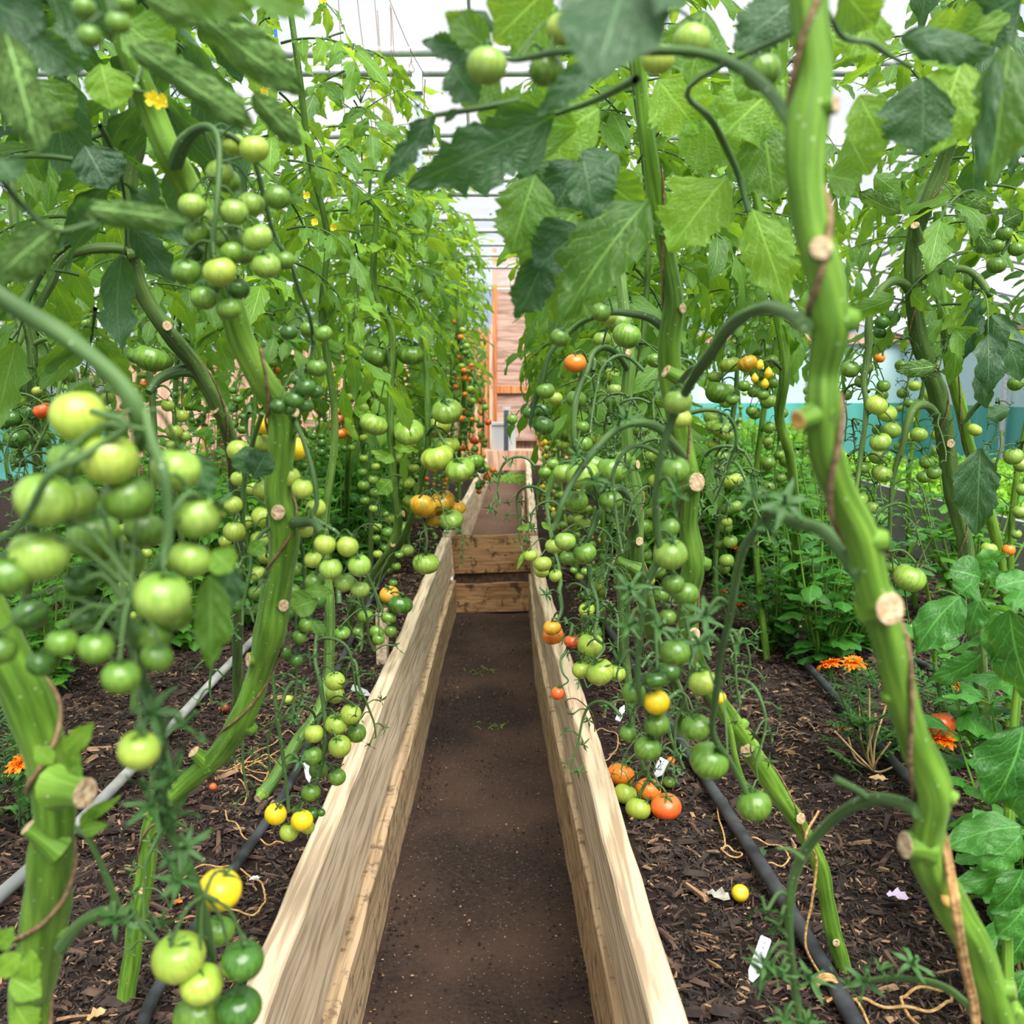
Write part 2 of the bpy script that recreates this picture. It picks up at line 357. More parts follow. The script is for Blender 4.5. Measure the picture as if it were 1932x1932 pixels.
PETO = simple('marigold_petal', srgb(255,150,20), .5, srgb(250,110,10), 90)
PETR = simple('marigold_petal_red', srgb(226,78,14), .5, srgb(252,150,30), 60)
YFL = simple('tomato_flower_yellow', srgb(255,240,90), .5)
DRY = simple('dry_plant_bits', srgb(168,134,90), .9, srgb(206,178,130), 60)
GRASS = simple('grass_blade', srgb(104,158,44), .5, srgb(140,186,66), 60)

# ================================================================== SETTING: ground, boards, tunnel
def struct(name, mb, mats, smooth=False):
    o = link(name, mb.mesh(name, mats, smooth)); o['kind'] = 'structure'; return o
def film_mat():
    m, nt, out = newmat('tunnel_film')
    tc = N(nt, 'ShaderNodeTexCoord'); nz = N(nt, 'ShaderNodeTexNoise', Scale=1.2, Detail=5.0); nt.links.new(tc.outputs['Object'], nz.inputs['Vector'])
    n2 = N(nt, 'ShaderNodeTexNoise', Scale=160.0, Detail=2.0); nt.links.new(tc.outputs['Object'], n2.inputs['Vector'])
    a = N(nt, 'ShaderNodeBsdfTransparent'); b = N(nt, 'ShaderNodeBsdfTranslucent'); a.inputs[0].default_value = (.97, .98, 1, 1)
    r = ramp(nt, [(.3, (.72, .75, .80)), (.7, (.9, .9, .93))]); nt.links.new(n2.outputs['Fac'], r.inputs[0]); nt.links.new(r.outputs[0], b.inputs[0])
    f = math_(nt, 'ADD', .04, math_(nt, 'MULTIPLY', nz.outputs['Fac'], .16))
    mx = N(nt, 'ShaderNodeMixShader'); nt.links.new(f, mx.inputs[0]); nt.links.new(a.outputs[0], mx.inputs[1]); nt.links.new(b.outputs[0], mx.inputs[2]); nt.links.new(mx.outputs[0], out.inputs[0]); return m
FILM = film_mat()
def soilmat(name, cols, scale, dist, pebbles=True):
    m, nt, out = newmat(name); p = N(nt, 'ShaderNodeBsdfPrincipled', Roughness=.95); p.inputs['Specular IOR Level'].default_value = .15
    tc = N(nt, 'ShaderNodeTexCoord'); n1 = N(nt, 'ShaderNodeTexNoise', Scale=scale, Detail=9.0, Roughness=.7); nt.links.new(tc.outputs['Object'], n1.inputs['Vector'])
    n0 = N(nt, 'ShaderNodeTexNoise', Scale=2.3, Detail=4.0); nt.links.new(tc.outputs['Object'], n0.inputs['Vector'])
    r = ramp(nt, [(.35, cols[0]), (.65, cols[1])]); nt.links.new(n1.outputs['Fac'], r.inputs[0])
    r0 = ramp(nt, [(.38, (0,0,0)), (.62, (1,1,1))]); nt.links.new(n0.outputs['Fac'], r0.inputs[0])
    col = mixc(nt, math_(nt, 'MULTIPLY', r0.outputs[0], .6), r.outputs[0], cols[2])
    vo = N(nt, 'ShaderNodeTexVoronoi', Scale=150.0); nt.links.new(tc.outputs['Object'], vo.inputs['Vector'])
    sep = N(nt, 'ShaderNodeSeparateColor'); nt.links.new(vo.outputs['Color'], sep.inputs[0])
    pb = math_(nt, 'MULTIPLY', math_(nt, 'LESS_THAN', vo.outputs['Distance'], .28), math_(nt, 'GREATER_THAN', sep.outputs[0], .90))
    if pebbles: col = mixc(nt, math_(nt, 'MULTIPLY', pb, .6), col, cols[3])
    nt.links.new(col, p.inputs['Base Color'])
    b = N(nt, 'ShaderNodeBump', Strength=.8, Distance=dist); nt.links.new(math_(nt, 'ADD', n1.outputs['Fac'], math_(nt, 'MULTIPLY', pb, .3)), b.inputs['Height']); nt.links.new(b.outputs[0], p.inputs['Normal'])
    nt.links.new(p.outputs[0], out.inputs[0]); return m
SOILM = soilmat('dark_soil', (srgb(30,23,20), srgb(56,43,37), srgb(42,32,28), srgb(150,128,108)), 60, .012)
PATHM = soilmat('trodden_earth', (srgb(34,27,24), srgb(62,50,44), srgb(88,68,57), srgb(150,132,116)), 90, .004)
PATHU = soilmat('reddish_trodden_earth', (srgb(78,60,50), srgb(132,106,90), srgb(100,76,63), srgb(190,160,140)), 70, .004)

def grid(mb, x0, x1, y0, y1, nx, ny, zf, m=0, cl=None):
    X, Y = np.meshgrid(np.linspace(x0, x1, nx+1), np.linspace(0, 1, ny+1)**1.6*(y1-y0)+y0)
    if cl is not None: X = cl(X, Y)
    Z = zf(X, Y); v = np.stack([X, Y, Z], -1).reshape(-1, 3)
    i = np.arange(ny)[:, None]*(nx+1); j = np.arange(nx)[None]
    q = np.stack([i+j, i+j+1, i+nx+2+j, i+nx+1+j], -1).reshape(-1, 4); mb.add(v, q=q, m=m, uv=v[:, :2])
def soilz(X, Y):
    X = np.asarray(X, float); Y = np.asarray(Y, float)
    return SOIL-.012+.012*vnoise(X, Y, 7, 3, 3)+.006*vnoise(X, Y, 60, 5, 2)
def lx(Y): return np.interp(Y, [-1, 1, 2.5, 5.4, 9, 12], [-.365, -.365, -.384, -.394, -.345, -.33])   # outer top line of the left boards
def rx(Y): return np.interp(Y, [-1, 1, 2.2, 4.2, 5.6, 9, 12], [.236, .236, .204, .15, .145, .18, .208])
b = MB(); grid(b, -5.0, -.28, -.6, 12.6, 150, 260, soilz, 0, lambda X, Y: np.minimum(X, lx(Y)+.022)); bedl = struct('floor_bed_left', b, SOILM, True)
b = MB(); grid(b, .10, 5.0, -.6, 12.6, 150, 260, soilz, 0, lambda X, Y: np.maximum(X, rx(Y)-.024)); bedr = struct('floor_bed_right', b, SOILM, True)
b = MB(); grid(b, -.36, .24, -.6, 5.52, 60, 220, lambda X, Y: .0+.008*vnoise(X, Y, 9, 8, 3)+.010*np.exp(-((X+.06)/.2)**2*-1)*0, 0); struct('floor_path', b, PATHM, True)
b = MB(); grid(b, -.36, .24, 5.56, 12.6, 50, 120, lambda X, Y: np.interp(Y, [5.5, 7, 9, 12], [.19, .2, .2, .22])+.006*vnoise(X, Y, 9, 9, 3), 0); struct('floor_path_upper', b, PATHU, True)

def plank(name, label, fx, y0, y1, z0, z1, thick, side, mat, lean=0.0, wav=0.0, seed=0, ny=40, group=None):
    """long board on edge; fx(Y) is the outer top line; side=+1 the board's inner face looks towards +x"""
    mb = MB(); Y = np.linspace(y0, y1, ny+1); V = []
    for i, y in enumerate(Y):
        x = float(fx(y)) + wav*math.sin(y*2.1+seed)+.0015*math.sin(y*31+seed)
        zt = z1+.003*math.sin(y*5+seed)+.0015*math.sin(y*43)
        xi = x+side*thick; dx = side*lean; b_ = .004
        V += [(x, y, zt-b_), (x+side*b_, y, zt), (xi-side*b_, y, zt), (xi, y, zt-b_), (xi+dx, y, z0), (x+dx, y, z0)]
    V = np.array(V); q = []
    n = 6
    for i in range(ny):
        for j in range(n):
            a, c = i*n+j, i*n+(j+1) % n
            q.append([a, c, c+n, a+n] if side < 0 else [a, a+n, c+n, c])
    mb.add(V, q=q)
    e = [[0,1,2,3],[0,3,4,5]]; e2 = [[x+ny*n for x in r[::-1]] for r in e]
    mb.add(V, q=e+e2)
    o = link(name, mb.mesh(name, mat, False)); tag(o, label, 'board', group); return o
G1 = 'planks edging the raised beds'
plank('bed_plank', 'long pale upper plank edging the bed on the string-coil side, nearest stretch', lx, .45, 5.38, .224, .43, .045, 1, WOOD, lean=.014, wav=.002, seed=1, group=G1)
plank('bed_plank', 'grubby lower plank under the pale upper plank on the string-coil side', lambda y: lx(y)+.036, .45, 5.38, -.03, .190, .042, 1, WOODL, lean=.0, wav=.004, seed=2, group=G1)
plank('bed_plank', 'pale upper plank edging the bed that holds the fallen red tomatoes, nearest stretch', rx, .45, 5.45, .222, .43, .05, -1, WOOD, lean=-.01, wav=.002, seed=3, group=G1)
plank('bed_plank', 'grubby lower plank beneath the upper plank beside the fallen red tomatoes', lambda y: rx(y)-.008, .45, 5.45, -.03, .210, .045, -1, WOODL, lean=.0, wav=.003, seed=4, group=G1)
plank('bed_plank', 'far upper plank beyond the step below the ribbed half-ripe tomatoes', lambda y: lx(y)+.005, 5.41, 11.4, .20, .45, .045, 1, WOOD, lean=.02, wav=.003, seed=5, group=G1)
plank('bed_plank', 'far narrow plank beyond the step on the black post side', lambda y: rx(y)+.004, 5.49, 11.4, .18, .45, .05, -1, WOOD, lean=-.005, wav=.003, seed=6, group=G1)
plank('bed_plank', 'thin low plank lying inside the far plank on the black post side', lambda y: rx(y)-.065, 5.62, 9.5, .19, .27, .02, -1, WOODL, lean=-.02, wav=.003, seed=7, group=G1)

def crossboard(label, y, z0, z1, x0, x1, th, seed):
    mb = MB(); nx = 24; X = np.linspace(x0, x1, nx+1); V = []
    for i, x in enumerate(X):
        f = i/nx; zt = z1+.006*f+.003*math.sin(9*f+seed); zb = z0+.01*f; yy = y+.03*f
        V += [(x, yy, zb), (x, yy, zt), (x, yy+th, zt), (x, yy+th, zb)]
    q = []
    for i in range(nx):
        for j in range(4):
            a, c = i*4+j, i*4+(j+1) % 4; q.append([a, c, c+4, a+4][::-1])
    mb.add(V, q=q); mb.add(V, q=[[0,1,2,3], [nx*4+3, nx*4+2, nx*4+1, nx*4]])
    return tag(link('step_board', mb.mesh('step_board', WOODS, False)), label, 'board', 'boards of the step across the path')
crossboard('upper stained board set across the path as a step', 5.42, .215, .43, -.345, .137, .035, 0)
crossboard('lower stained board of the step, standing on the path', 5.36, .0, .162, -.353, .142, .045, 2)
b = MB(); box(b, (-.105, 5.47, .19), (.46, .03, .12)); tag(link('step_board', b.mesh('step_board', simple('dark_gap_board', srgb(66,50,40), .9, srgb(100,78,60), 40), False)), 'dark board showing in the gap between the two step boards', 'board', 'boards of the step across the path')  # gap board in a darker brown than the step boards
# peg behind the left plank
b = MB(); p = ground(722, 1240, .38); box(b, (p[0]-.0, p[1], .42), (.035, .05, .24)); tag(link('wooden_peg', b.mesh('wooden_peg', WOOD, False)), 'short wooden peg driven in behind the plank below the small green tomatoes', 'peg')

# ---- polytunnel: arch tubes, film, walls
HW = 5.0
def archz(x, top=2.52): return 1.95+(top-1.95)*(1-(np.abs(x+.15)/5.15)**2.2)
b = MB(); xs = np.linspace(-HW-.15, HW, 41); ys = np.linspace(-1.5, 12.6, 15)
X, Y = np.meshgrid(xs, ys); Z = archz(X)+.045-.02*np.abs(np.sin(Y*1.4)); v = np.stack([X, Y, Z], -1).reshape(-1, 3)
i = np.arange(14)[:, None]*41; j = np.arange(40)[None]; b.add(v, q=np.stack([i+j, i+j+1, i+42+j, i+41+j], -1).reshape(-1, 4))
struct('ceiling', b, FILM, True)
FY = [3.72, 4.9, 5.95, 7.3, 8.6, 10.2, 12.4]
for k, y in enumerate(FY):
    words_ = ['first', 'second', 'third', 'fourth', 'fifth', 'sixth', 'seventh', 'last'][k]
    e = empty('tunnel_hoop', (-.15, y, 1.9), f'grey metal roof hoop, {words_} counted from the camera'+(', with a straight tie bar' if k < 5 else ''), 'hoop', 'metal hoops of the tunnel roof')
    b = MB(); x = np.linspace(-HW-.15, HW, 30); P = np.stack([x+.15, np.full(30, .1), archz(x)-1.9-.015], -1)
    tube(b, P, .019, 10); link('arch_tube', b.mesh('arch_tube', GALV), e)
    if k > 4: continue
    b = MB(); tube(b, [(-2.2, 0, .50), (2.3, 0, .50)], .017, 10); link('tie_bar', b.mesh('tie_bar', GALV), e)
for j_, (x, lab) in enumerate([(-3.2, 'long purlin tube under the film over the bed behind the big cherry cluster'), (2.9, 'long purlin tube under the film over the lettuce side')]):
    b = MB(); tube(b, [(x, -1, archz(x)-.04), (x, 12.5, archz(x)-.04)], .017, 8); tag(link('purlin_tube', b.mesh('purlin_tube', GALV)), lab, 'tube')
# hanging straps
def strap(px, y0, y1, Y, lab):
    a, c = at(px, y0, Y), at(px, y1, Y); e = empty('hanging_strap', a, lab, 'bracket', 'galvanised straps hanging from the tie bars')
    b = MB(); h = a[2]-c[2]; n = 12; V = []
    for k in range(n+1):
        w = .014 if k < n-1 else .014*(1-.35*(k-n+2)); z = -h*k/n
        V += [(-w, 0, z), (w, 0, z), (w, .006, z), (-w, .006, z)]
    q = [[k*4+j, k*4+(j+1) % 4, k*4+4+(j+1) % 4, k*4+4+j] for k in range(n) for j in range(4)]
    b.add(V, q=q+[[0,3,2,1]]+[[n*4+j for j in range(4)]]); link('strap_plate', b.mesh('strap_plate', simple('strap_zinc', srgb(170,184,196), .45, srgb(196,206,214), 40, metallic=.3), False), e)
    b = MB(); box(b, (0, .0, .03), (.036, .05, .09)); link('clamp', b.mesh('clamp', GALV, False), e)
    for z in (-.05, -h+.04):
        b = MB(); tube(b, [(0, -.012, z), (0, .002, z)], .009, 6); link('bolt', b.mesh('bolt', GALV, False), e)
strap(788, 168, 335, 3.7, 'zinc strap with a bolt hanging from the nearest visible roof bar')
strap(926, 345, 412, 7.25, 'narrow zinc strap hanging from a farther roof bar above the end wall')
# side walls
def panel(name, x0, y0, x1, y1, z0, z1, mat):
    dy = .02 if y0 == y1 else 0
    b = MB(); b.add([(x0, y0, z0), (x1, y1, z0), (x1, y1, z1), (x0, y0, z1), (x0*1.004, y0+dy, z0), (x1*1.004, y1+dy, z0), (x1*1.004, y1+dy, z1), (x0*1.004, y0+dy, z1)],
                    q=[[0,1,2,3],[7,6,5,4],[0,4,5,1],[1,5,6,2],[2,6,7,3],[3,7,4,0]])
    return struct(name, b, mat)
panel('wall_right', 5.0, -1.5, 5.0, 12.6, 1.07, 1.83, MESHW); panel('wall_right_lower', 4.99, -1.5, 4.99, 12.6, .3, 1.08, MESHT)
panel('wall_left', -5.15, -1.5, -5.15, 12.6, .9, 1.36, MESHW); panel('wall_left_lower', -5.14, -1.5, -5.14, 12.6, .3, .92, MESHT); panel('wall_left_upper', -5.15, -1.5, -5.15, 12.6, 1.45, 2.0, FILM)
b = MB(); box(b, (4.98, 5.5, 1.89), (.06, 14, .12)); struct('trim_rail_right', b, WOODP)
b = MB(); box(b, (-5.1, 5.5, 1.41), (.06, 14, .12)); struct('trim_rail_left', b, WOOD)
for k, y in enumerate([3.2, 5.4, 7.6, 9.8]):
    b = MB(); tube(b, [(4.93, y, .3), (4.93, y, 2.0)], .03, 10)
    tag(link('wall_post', b.mesh('wall_post', GALV)), f'pale metal post against the green mesh wall, number {["one","two","three","four"][k]} going away', 'post', 'metal posts along the green mesh wall')
# end wall
panel('wall_back', -5.1, 12.6, 2.2, 12.6, .3, 1.75, WOODP)
panel('wall_back_mesh', 2.2, 12.6, 5.0, 12.6, 1.07, 1.83, MESHW); panel('wall_back_mesh_lower', 2.2, 12.58, 5.0, 12.58, .3, 1.08, MESHT)
b = MB(); box(b, (3.6, 12.55, 1.89), (2.8, .06, .12)); struct('trim_rail_back', b, WOODP)
panel('wall_back_film', -5.1, 12.62, 5.0, 12.62, 1.76, 2.6, FILM)
e = empty('plywood_door', (0, 12.5, .3), 'pinkish grey plywood door panel in the end wall at the end of the path', 'door')
b = MB(); box(b, (.06, 12.5-12.5, 1.45), (.50, .03, 2.3)); link('door_sheet', b.mesh('door_sheet', PLY, False), e)
for x, w in ((-.22, .06), (.33, .05)):
    b = MB(); box(b, (x, -.03, 1.4), (w, .05, 2.6)); link('door_jamb', b.mesh('door_jamb', WOODO, False), e)
b = MB(); box(b, (.05, -.04, .95), (.5, .04, .09)); link('door_rail', b.mesh('door_rail', WOODO, False), e)
e = empty('timber_screen', (-.45, 12.3, .3), 'orange-brown timber screen with battens beside the plywood door', 'screen')
b = MB(); box(b, (-.0, 0, .85), (.40, .03, 1.7)); link('screen_sheet', b.mesh('screen_sheet', WOODO, False), e)
for x in (-.19, .0, .19):
    b = MB(); box(b, (x, -.03, .95), (.04, .03, 1.6)); link('batten', b.mesh('batten', WOODP, False), e)
e = empty('timber_screen', (.62, 12.3, .3), 'slatted orange timber screen behind the tomatoes beyond the black post', 'screen')
b = MB(); box(b, (0, 0, .75), (.46, .03, 1.5)); link('screen_sheet', b.mesh('screen_sheet', WOODP, False), e)
for k in range(7):
    b = MB(); box(b, (-.2+.065*k, -.03, .85), (.022, .03, 1.3)); link('batten', b.mesh('batten', WOODO, False), e)
b = MB(); box(b, (.15, 11.66, .42), (.95, .44, .23)); tag(link('timber_sill', b.mesh('timber_sill', WOODP, False)), 'low timber sill across the far end of the path', 'board')
# white bin
e = empty('white_bin', (-.10, 11.75, .53), 'white plastic tub standing on the sill at the far end', 'tub')
b = MB(); box(b, (0, 0, .15), (.29, .22, .30)); link('tub_body', b.mesh('tub_body', WHITEP, False), e)
b = MB(); box(b, (0, 0, .315), (.32, .25, .03)); link('tub_rim', b.mesh('tub_rim', WHITEP, False), e)
# dark post
p = ground(955, 902, .21); e = empty('black_post', (p[0], p[1], .2), 'dark square metal post standing at the far end of the path', 'post')
b = MB(); box(b, (0, 0, .4), (.055, .055, .82)); link('post_shaft', b.mesh('post_shaft', SLATE, False), e)
b = MB(); box(b, (.12, 0, .12), (.22, .05, .035)); box(b, (.12, 0, .21), (.22, .05, .02)); link('post_arm', b.mesh('post_arm', SLATE, False), e)
b = MB(); box(b, (.01, 0, .83), (.09, .06, .035)); link('post_cap', b.mesh('post_cap', GALV, False), e)
# grey bed edging beyond the basil
b = MB(); box(b, (2.15, 5.0, .53), (.03, 5.2, .34)); tag(link('bed_edge', b.mesh('bed_edge', GREYB, False)), 'grey panel edging the lettuce bed behind the basil', 'panel')
b = MB(); box(b, (-1.9, 5.6, .62), (.04, 1.4, .5)); tag(link('timber_board', b.mesh('timber_board', WOODP, False)), 'pinkish upright board behind the bare stems on the cherry cluster side', 'board')
b = MB(); box(b, (1.95, 8.2, .53), (1.7, .05, .40)); tag(link('timber_board', b.mesh('timber_board', WOODP, False)), 'pinkish board edging the raised lettuce patch behind the yellow pear tomatoes', 'board')
b = MB(); box(b, (1.95, 8.9, .5), (1.66, 1.3, .44)); tag(link('raised_soil', b.mesh('raised_soil', SOILM, False)), 'raised soil of the lettuce patch behind the yellow pear tomatoes', 'soil', kind='stuff')
def table(x, y, z, w, d, lab):
    e = empty('potting_table', (x, y, SOIL), lab, 'table')
    b = MB(); box(b, (0, 0, z-SOIL), (w, d, .035)); link('table_top', b.mesh('table_top', WOODP, False), e)
    for sx in (-1, 1):
        for sy in (-1, 1):
            b = MB(); box(b, (sx*(w/2-.05), sy*(d/2-.05), (z-SOIL)/2), (.045, .045, z-SOIL-.03)); link('table_leg', b.mesh('table_leg', WOODO, False), e)
table(-2.0, 8.5, .98, 1.3, .6, 'wooden potting table behind the orange ribbed tomatoes')

# ---- mulch chips
CHIPS = simple('bark_chip', srgb(32,25,22), .9, srgb(62,50,43), 26, bump=.4)
CHIPM = simple('reddish_bark_chip', srgb(60,44,37), .9, srgb(100,78,64), 26, bump=.4)
CHIPL = simple('pale_bark_chip', srgb(128,98,72), .9, srgb(164,132,100), 26, bump=.4)
def chips(name, xr, yr, n, seed, lab):
    r = np.random.RandomState(seed); u = r.rand(n)
    Y = yr[0]+(yr[1]-yr[0])*u**1.7; X = xr[0]+(xr[1]-xr[0])*r.rand(n)
    big = r.rand(n) < .05
    L = np.where(big, .009+.018*r.rand(n), .0028+.0060*r.rand(n))*(1+.13*Y); Wd = L*np.where(big, .16+.12*r.rand(n), .14+.2*r.rand(n)); H = Wd*(.35+.4*r.rand(n))
    a = r.rand(n)*np.pi*2; tilt = (r.rand(n)-.5)*.9
    base = np.array([[-1,-.7,-1],[1,-.4,-1],[1,.5,-1],[-1,.8,-1],[-.8,-.5,1],[.75,-.3,1],[.8,.35,1],[-.85,.55,1]])
    v = base[None]*np.stack([L, Wd, H], -1)[:, None, :]*(.8+.4*r.rand(n, 8, 1))
    v[:, :, 1] += (v[:, :, 0]**2/L[:, None])*(r.rand(n)-.5)[:, None]*.9
    ct, st = np.cos(tilt)[:, None], np.sin(tilt)[:, None]; x, y, z = v[..., 0], v[..., 1], v[..., 2]
    x, z = x*ct-z*st, x*st+z*ct; ca, sa = np.cos(a)[:, None], np.sin(a)[:, None]
    x, y = x*ca-y*sa, x*sa+y*ca
    zz = soilz(X, Y)+r.rand(n)*.008
    X = np.where(X < 0, np.minimum(X, lx(Y)-.012-.03*r.rand(n)), np.maximum(X, rx(Y)+.012+.03*r.rand(n)*0))
    P = np.stack([x+X[:, None], y+Y[:, None], z+zz[:, None]], -1).reshape(-1, 3)
    q0 = np.array([[0,3,2,1],[4,5,6,7],[0,1,5,4],[1,2,6,5],[2,3,7,6],[3,0,4,7]])
    q = (q0[None]+(np.arange(n)*8)[:, None, None]).reshape(-1, 4)
    mb = MB(); mb.add(P, q=q); mb.qm = [np.repeat(r.choice([0, 2, 1], n, p=[.66, .27, .07]), 6)]
    o = link(name, mb.mesh(name, [CHIPS, CHIPL, CHIPM], False)); tag(o, lab, 'mulch', kind='stuff')
chips('bark_mulch', (-2.6, -.40), (.9, 6.5), 150000, 1, 'dark bark chips mulching the bed on the string-coil side')
chips('bark_mulch', (.24, 2.6), (.9, 6.5), 155000, 2, 'dark bark chips mulching the bed with the fallen tomatoes')
# crumbs on the path
r = np.random.RandomState(5); n = 5000; mb = MB(); Y = 1.0+4.3*r.rand(n)**1.3; X = -.28+.45*r.rand(n); e_ = r.rand(n) < .6; X = np.where(e_, np.where(r.rand(n) < .5, -.285+.07*r.rand(n)**2, .16-.08*r.rand(n)**2), X)
s_ = .0012+.0035*r.rand(n)**3; oc = np.array([[1,0,0],[0,1,0],[-1,0,0],[0,-1,0],[0,0,1],[0,0,-1]])
v = (oc[None]*s_[:, None, None]*(.6+.8*r.rand(n, 6, 1))+np.stack([X, Y, .004+0*X], -1)[:, None]).reshape(-1, 3); t0 = np.array([[0,1,4],[1,2,4],[2,3,4],[3,0,4],[1,0,5],[2,1,5],[3,2,5],[0,3,5]])
mb.add(v, t=(t0[None]+(np.arange(n)*6)[:, None, None]).reshape(-1, 3)); mb.tm = [np.repeat((r.rand(n) < .12).astype(int), 8)]
tag(link('soil_crumbs', mb.mesh('soil_crumbs', [CHIPS, CHIPL], False)), 'loose crumbs and grit scattered on the trodden path', 'crumbs', kind='stuff')
# straw shreds
def strands(name, pts, n, spread, ln, rad, mat, lab, cat, seed=0, up=0.0):
    r = random.Random(seed); mb = MB()
    for k in range(n):
        c = pts[k % len(pts)]; x, y = c[0]+r.gauss(0, spread), c[1]+r.gauss(0, spread); z = c[2] if len(c) > 2 else float(soilz(x, y))+.012
        a = r.random()*6.28; l = ln*(.5+r.random()); c2 = r.uniform(-.4, .4)
        P = [(x+math.cos(a+c2*t)*l*t, y+math.sin(a+c2*t)*l*t, z+up*l*t*(1.6-t)+.004*math.sin(6*t+k)) for t in (0, .33, .66, 1)]
        tube(mb, P, [rad, rad, rad*.8, rad*.3], 4, caps=False)
    o = link(name, mb.mesh(name, mat)); tag(o, lab, cat, kind='stuff'); return o
strands('dry_straw_bits', [ground(1500, 1384), ground(700, 1130), ground(760, 1100), ground(420, 1440), ground(900, 1480) if 0 else ground(560, 1340)], 150, .06, .03, .0007, DRY, 'dry straw shreds lying on the mulch', 'straw', 3)
strands('grass_tuft', [(*ground(990, 912, .2)[:2], .2), (*ground(1010, 905, .2)[:2], .2), (*ground(962, 912, .2)[:2], .2)], 260, .14, .14, .003, GRASS, 'small tuft of green grass at the far end of the path', 'grass', 4, up=.9)
strands('grass_sprigs', [(*ground(1080, 1395, .0)[:2]*np.array([.95,1]), .0), (*ground(930, 1370, .0)[:2], .0), (*ground(905, 1270, 0)[:2], 0)], 40, .03, .03, .0008, GRASS, 'sparse green sprigs on the trodden path', 'grass', 6, up=.6)

# ---- drip pipes
def pipe(pts, r, mat, lab, z=None, n=10, name='drip_pipe'):
    P = np.array([ground(x, y, SOIL+.012) for x, y in pts]); P = smooth(P, 8); P[:, 2] = SOIL+.010+r*.8+.003*np.sin(P[:, 1]*5)
    mb = MB(); tube(mb, P, r, n); o = link(name, mb.mesh(name, mat)); return tag(o, lab, 'pipe', 'drip watering pipes on the beds')
pipe([(1640, 1990), (1545, 1820), (1400, 1585), (1270, 1378), (1158, 1205), (1050, 1020)], .0125, BLACKP, 'dusty black drip pipe beside the fallen red tomatoes')
pipe([(1960, 1715), (1870, 1640), (1735, 1495), (1590, 1335), (1430, 1160), (1350, 1080)], .0115, BLACKP, 'black drip pipe passing the bare marigold stalks')
pipe([(1990, 1420), (1932, 1375), (1870, 1330), (1800, 1290), (1700, 1238), (1620, 1195)], .0115, BLACKP, 'black drip pipe farthest from the path, below the near basil')
pipe([(255, 1990), (300, 1870), (440, 1650), (560, 1455), (655, 1225), (720, 1095), (770, 1000)], .0095, BLACKP, 'thin black drip pipe beside the coil of string')
pipe([(-60, 1760), (0, 1702), (130, 1580), (300, 1400), (480, 1208), (620, 1050)], .0125, GREYP, 'pale grey weathered drip pipe behind the bare stem')

# ================================================================== PLANT PIECES
def leaflet(mb, n=10, h=2, L=.06, wd=.5, curl=.5, bend=.3, serr=.22, lobes=0.0, roll=0.0, quilt=.02, M=None, seed=0, m=0, tipcurl=0.0, fold=.0, ovate=.42):
    """one blade along +X, normal +Z; wd = width/length"""
    r = random.Random(seed); t = np.linspace(0, 1, n+1)
    prof = np.sin(np.pi*np.clip(t, 0, 1)**(.62+.35*ovate))**.8*(1-.35*t)
    prof = np.maximum(prof, .02); prof[0] = .05; prof[-1] = .015
    k = max(3, n//4); kn = np.sort(np.concatenate([[0], (np.arange(1, k)+np.array([r.uniform(-.3, .3) for _ in range(k-1)]))/k, [1.0]])); amp = [r.uniform(.4, 1.6) for _ in range(k+1)]
    ix = np.clip(np.searchsorted(kn, t, 'right')-1, 0, k-1); fr_ = (t-kn[ix])/np.maximum(kn[ix+1]-kn[ix], 1e-3)
    jag = 1-serr*np.array(amp)[ix]*fr_
    if lobes: jag = jag*(1-lobes*(.5+.5*np.cos(t*2*np.pi*2.5+r.uniform(-.5, .5))))
    half = L*wd*.62*prof*jag
    vv = np.linspace(-1, 1, 2*h+1)
    T, Vg = np.meshgrid(t, vv, indexing='ij'); Hf = half[:, None]*np.ones_like(Vg)
    asym = 1+.12*math.sin(seed)*np.sign(Vg)
    w = Hf*Vg*asym
    x = T*L + np.abs(Vg)*Hf*.35*(1 if serr else .5)
    c = curl*(1+.25*np.sin(T*7+seed))
    if abs(curl) > .01:
        R = L*wd*.5/abs(curl); y = R*np.sin(w/R); z = np.sign(curl)*R*(1-np.cos(w/R))
    else: y = w; z = 0*w
    z = z + quilt*L*(np.sin(T*17+np.abs(Vg)*3+seed+np.sign(Vg)*1.3)+.6*np.sin(T*31-np.abs(Vg)*7+seed*2))*np.abs(Vg)*(1-np.abs(Vg)*.4)*.8 + fold*np.abs(w)
    z = z + L*.035*np.sin(T*9+seed*1.7)*np.sign(Vg)*np.abs(Vg)
    # bend lengthwise (about y)
    b = bend+tipcurl*T
    if abs(bend)+abs(tipcurl) > .01:
        dt = 1.0/n; ang = np.cumsum(b[:, :1]*dt*np.ones_like(T[:, :1]), axis=0); ang = ang-ang[0]
        xs = np.concatenate([[0], np.cumsum(np.cos(ang[:-1, 0])*L/n)]); zs = np.concatenate([[0], np.cumsum(-np.sin(ang[:-1, 0])*L/n)])
        dx = x-T*L; ca, sa = np.cos(ang), np.sin(ang)
        X = xs[:, None]+dx*ca+z*sa; Z = zs[:, None]-dx*sa+z*ca
    else: X, Z = x, z
    V = np.stack([X, y, Z], -1).reshape(-1, 3)
    if M is not None: V = V @ np.array(M)[:3, :3].T + np.array(M)[:3, 3]
    nc = 2*h+1; i = np.arange(n)[:, None]*nc; j = np.arange(nc-1)[None]
    q = np.stack([i+j, i+nc+j, i+nc+j+1, i+j+1], -1).reshape(-1, 4)
    mb.add(V, q=q, m=m, uv=np.stack([T, Vg], -1).reshape(-1, 2))

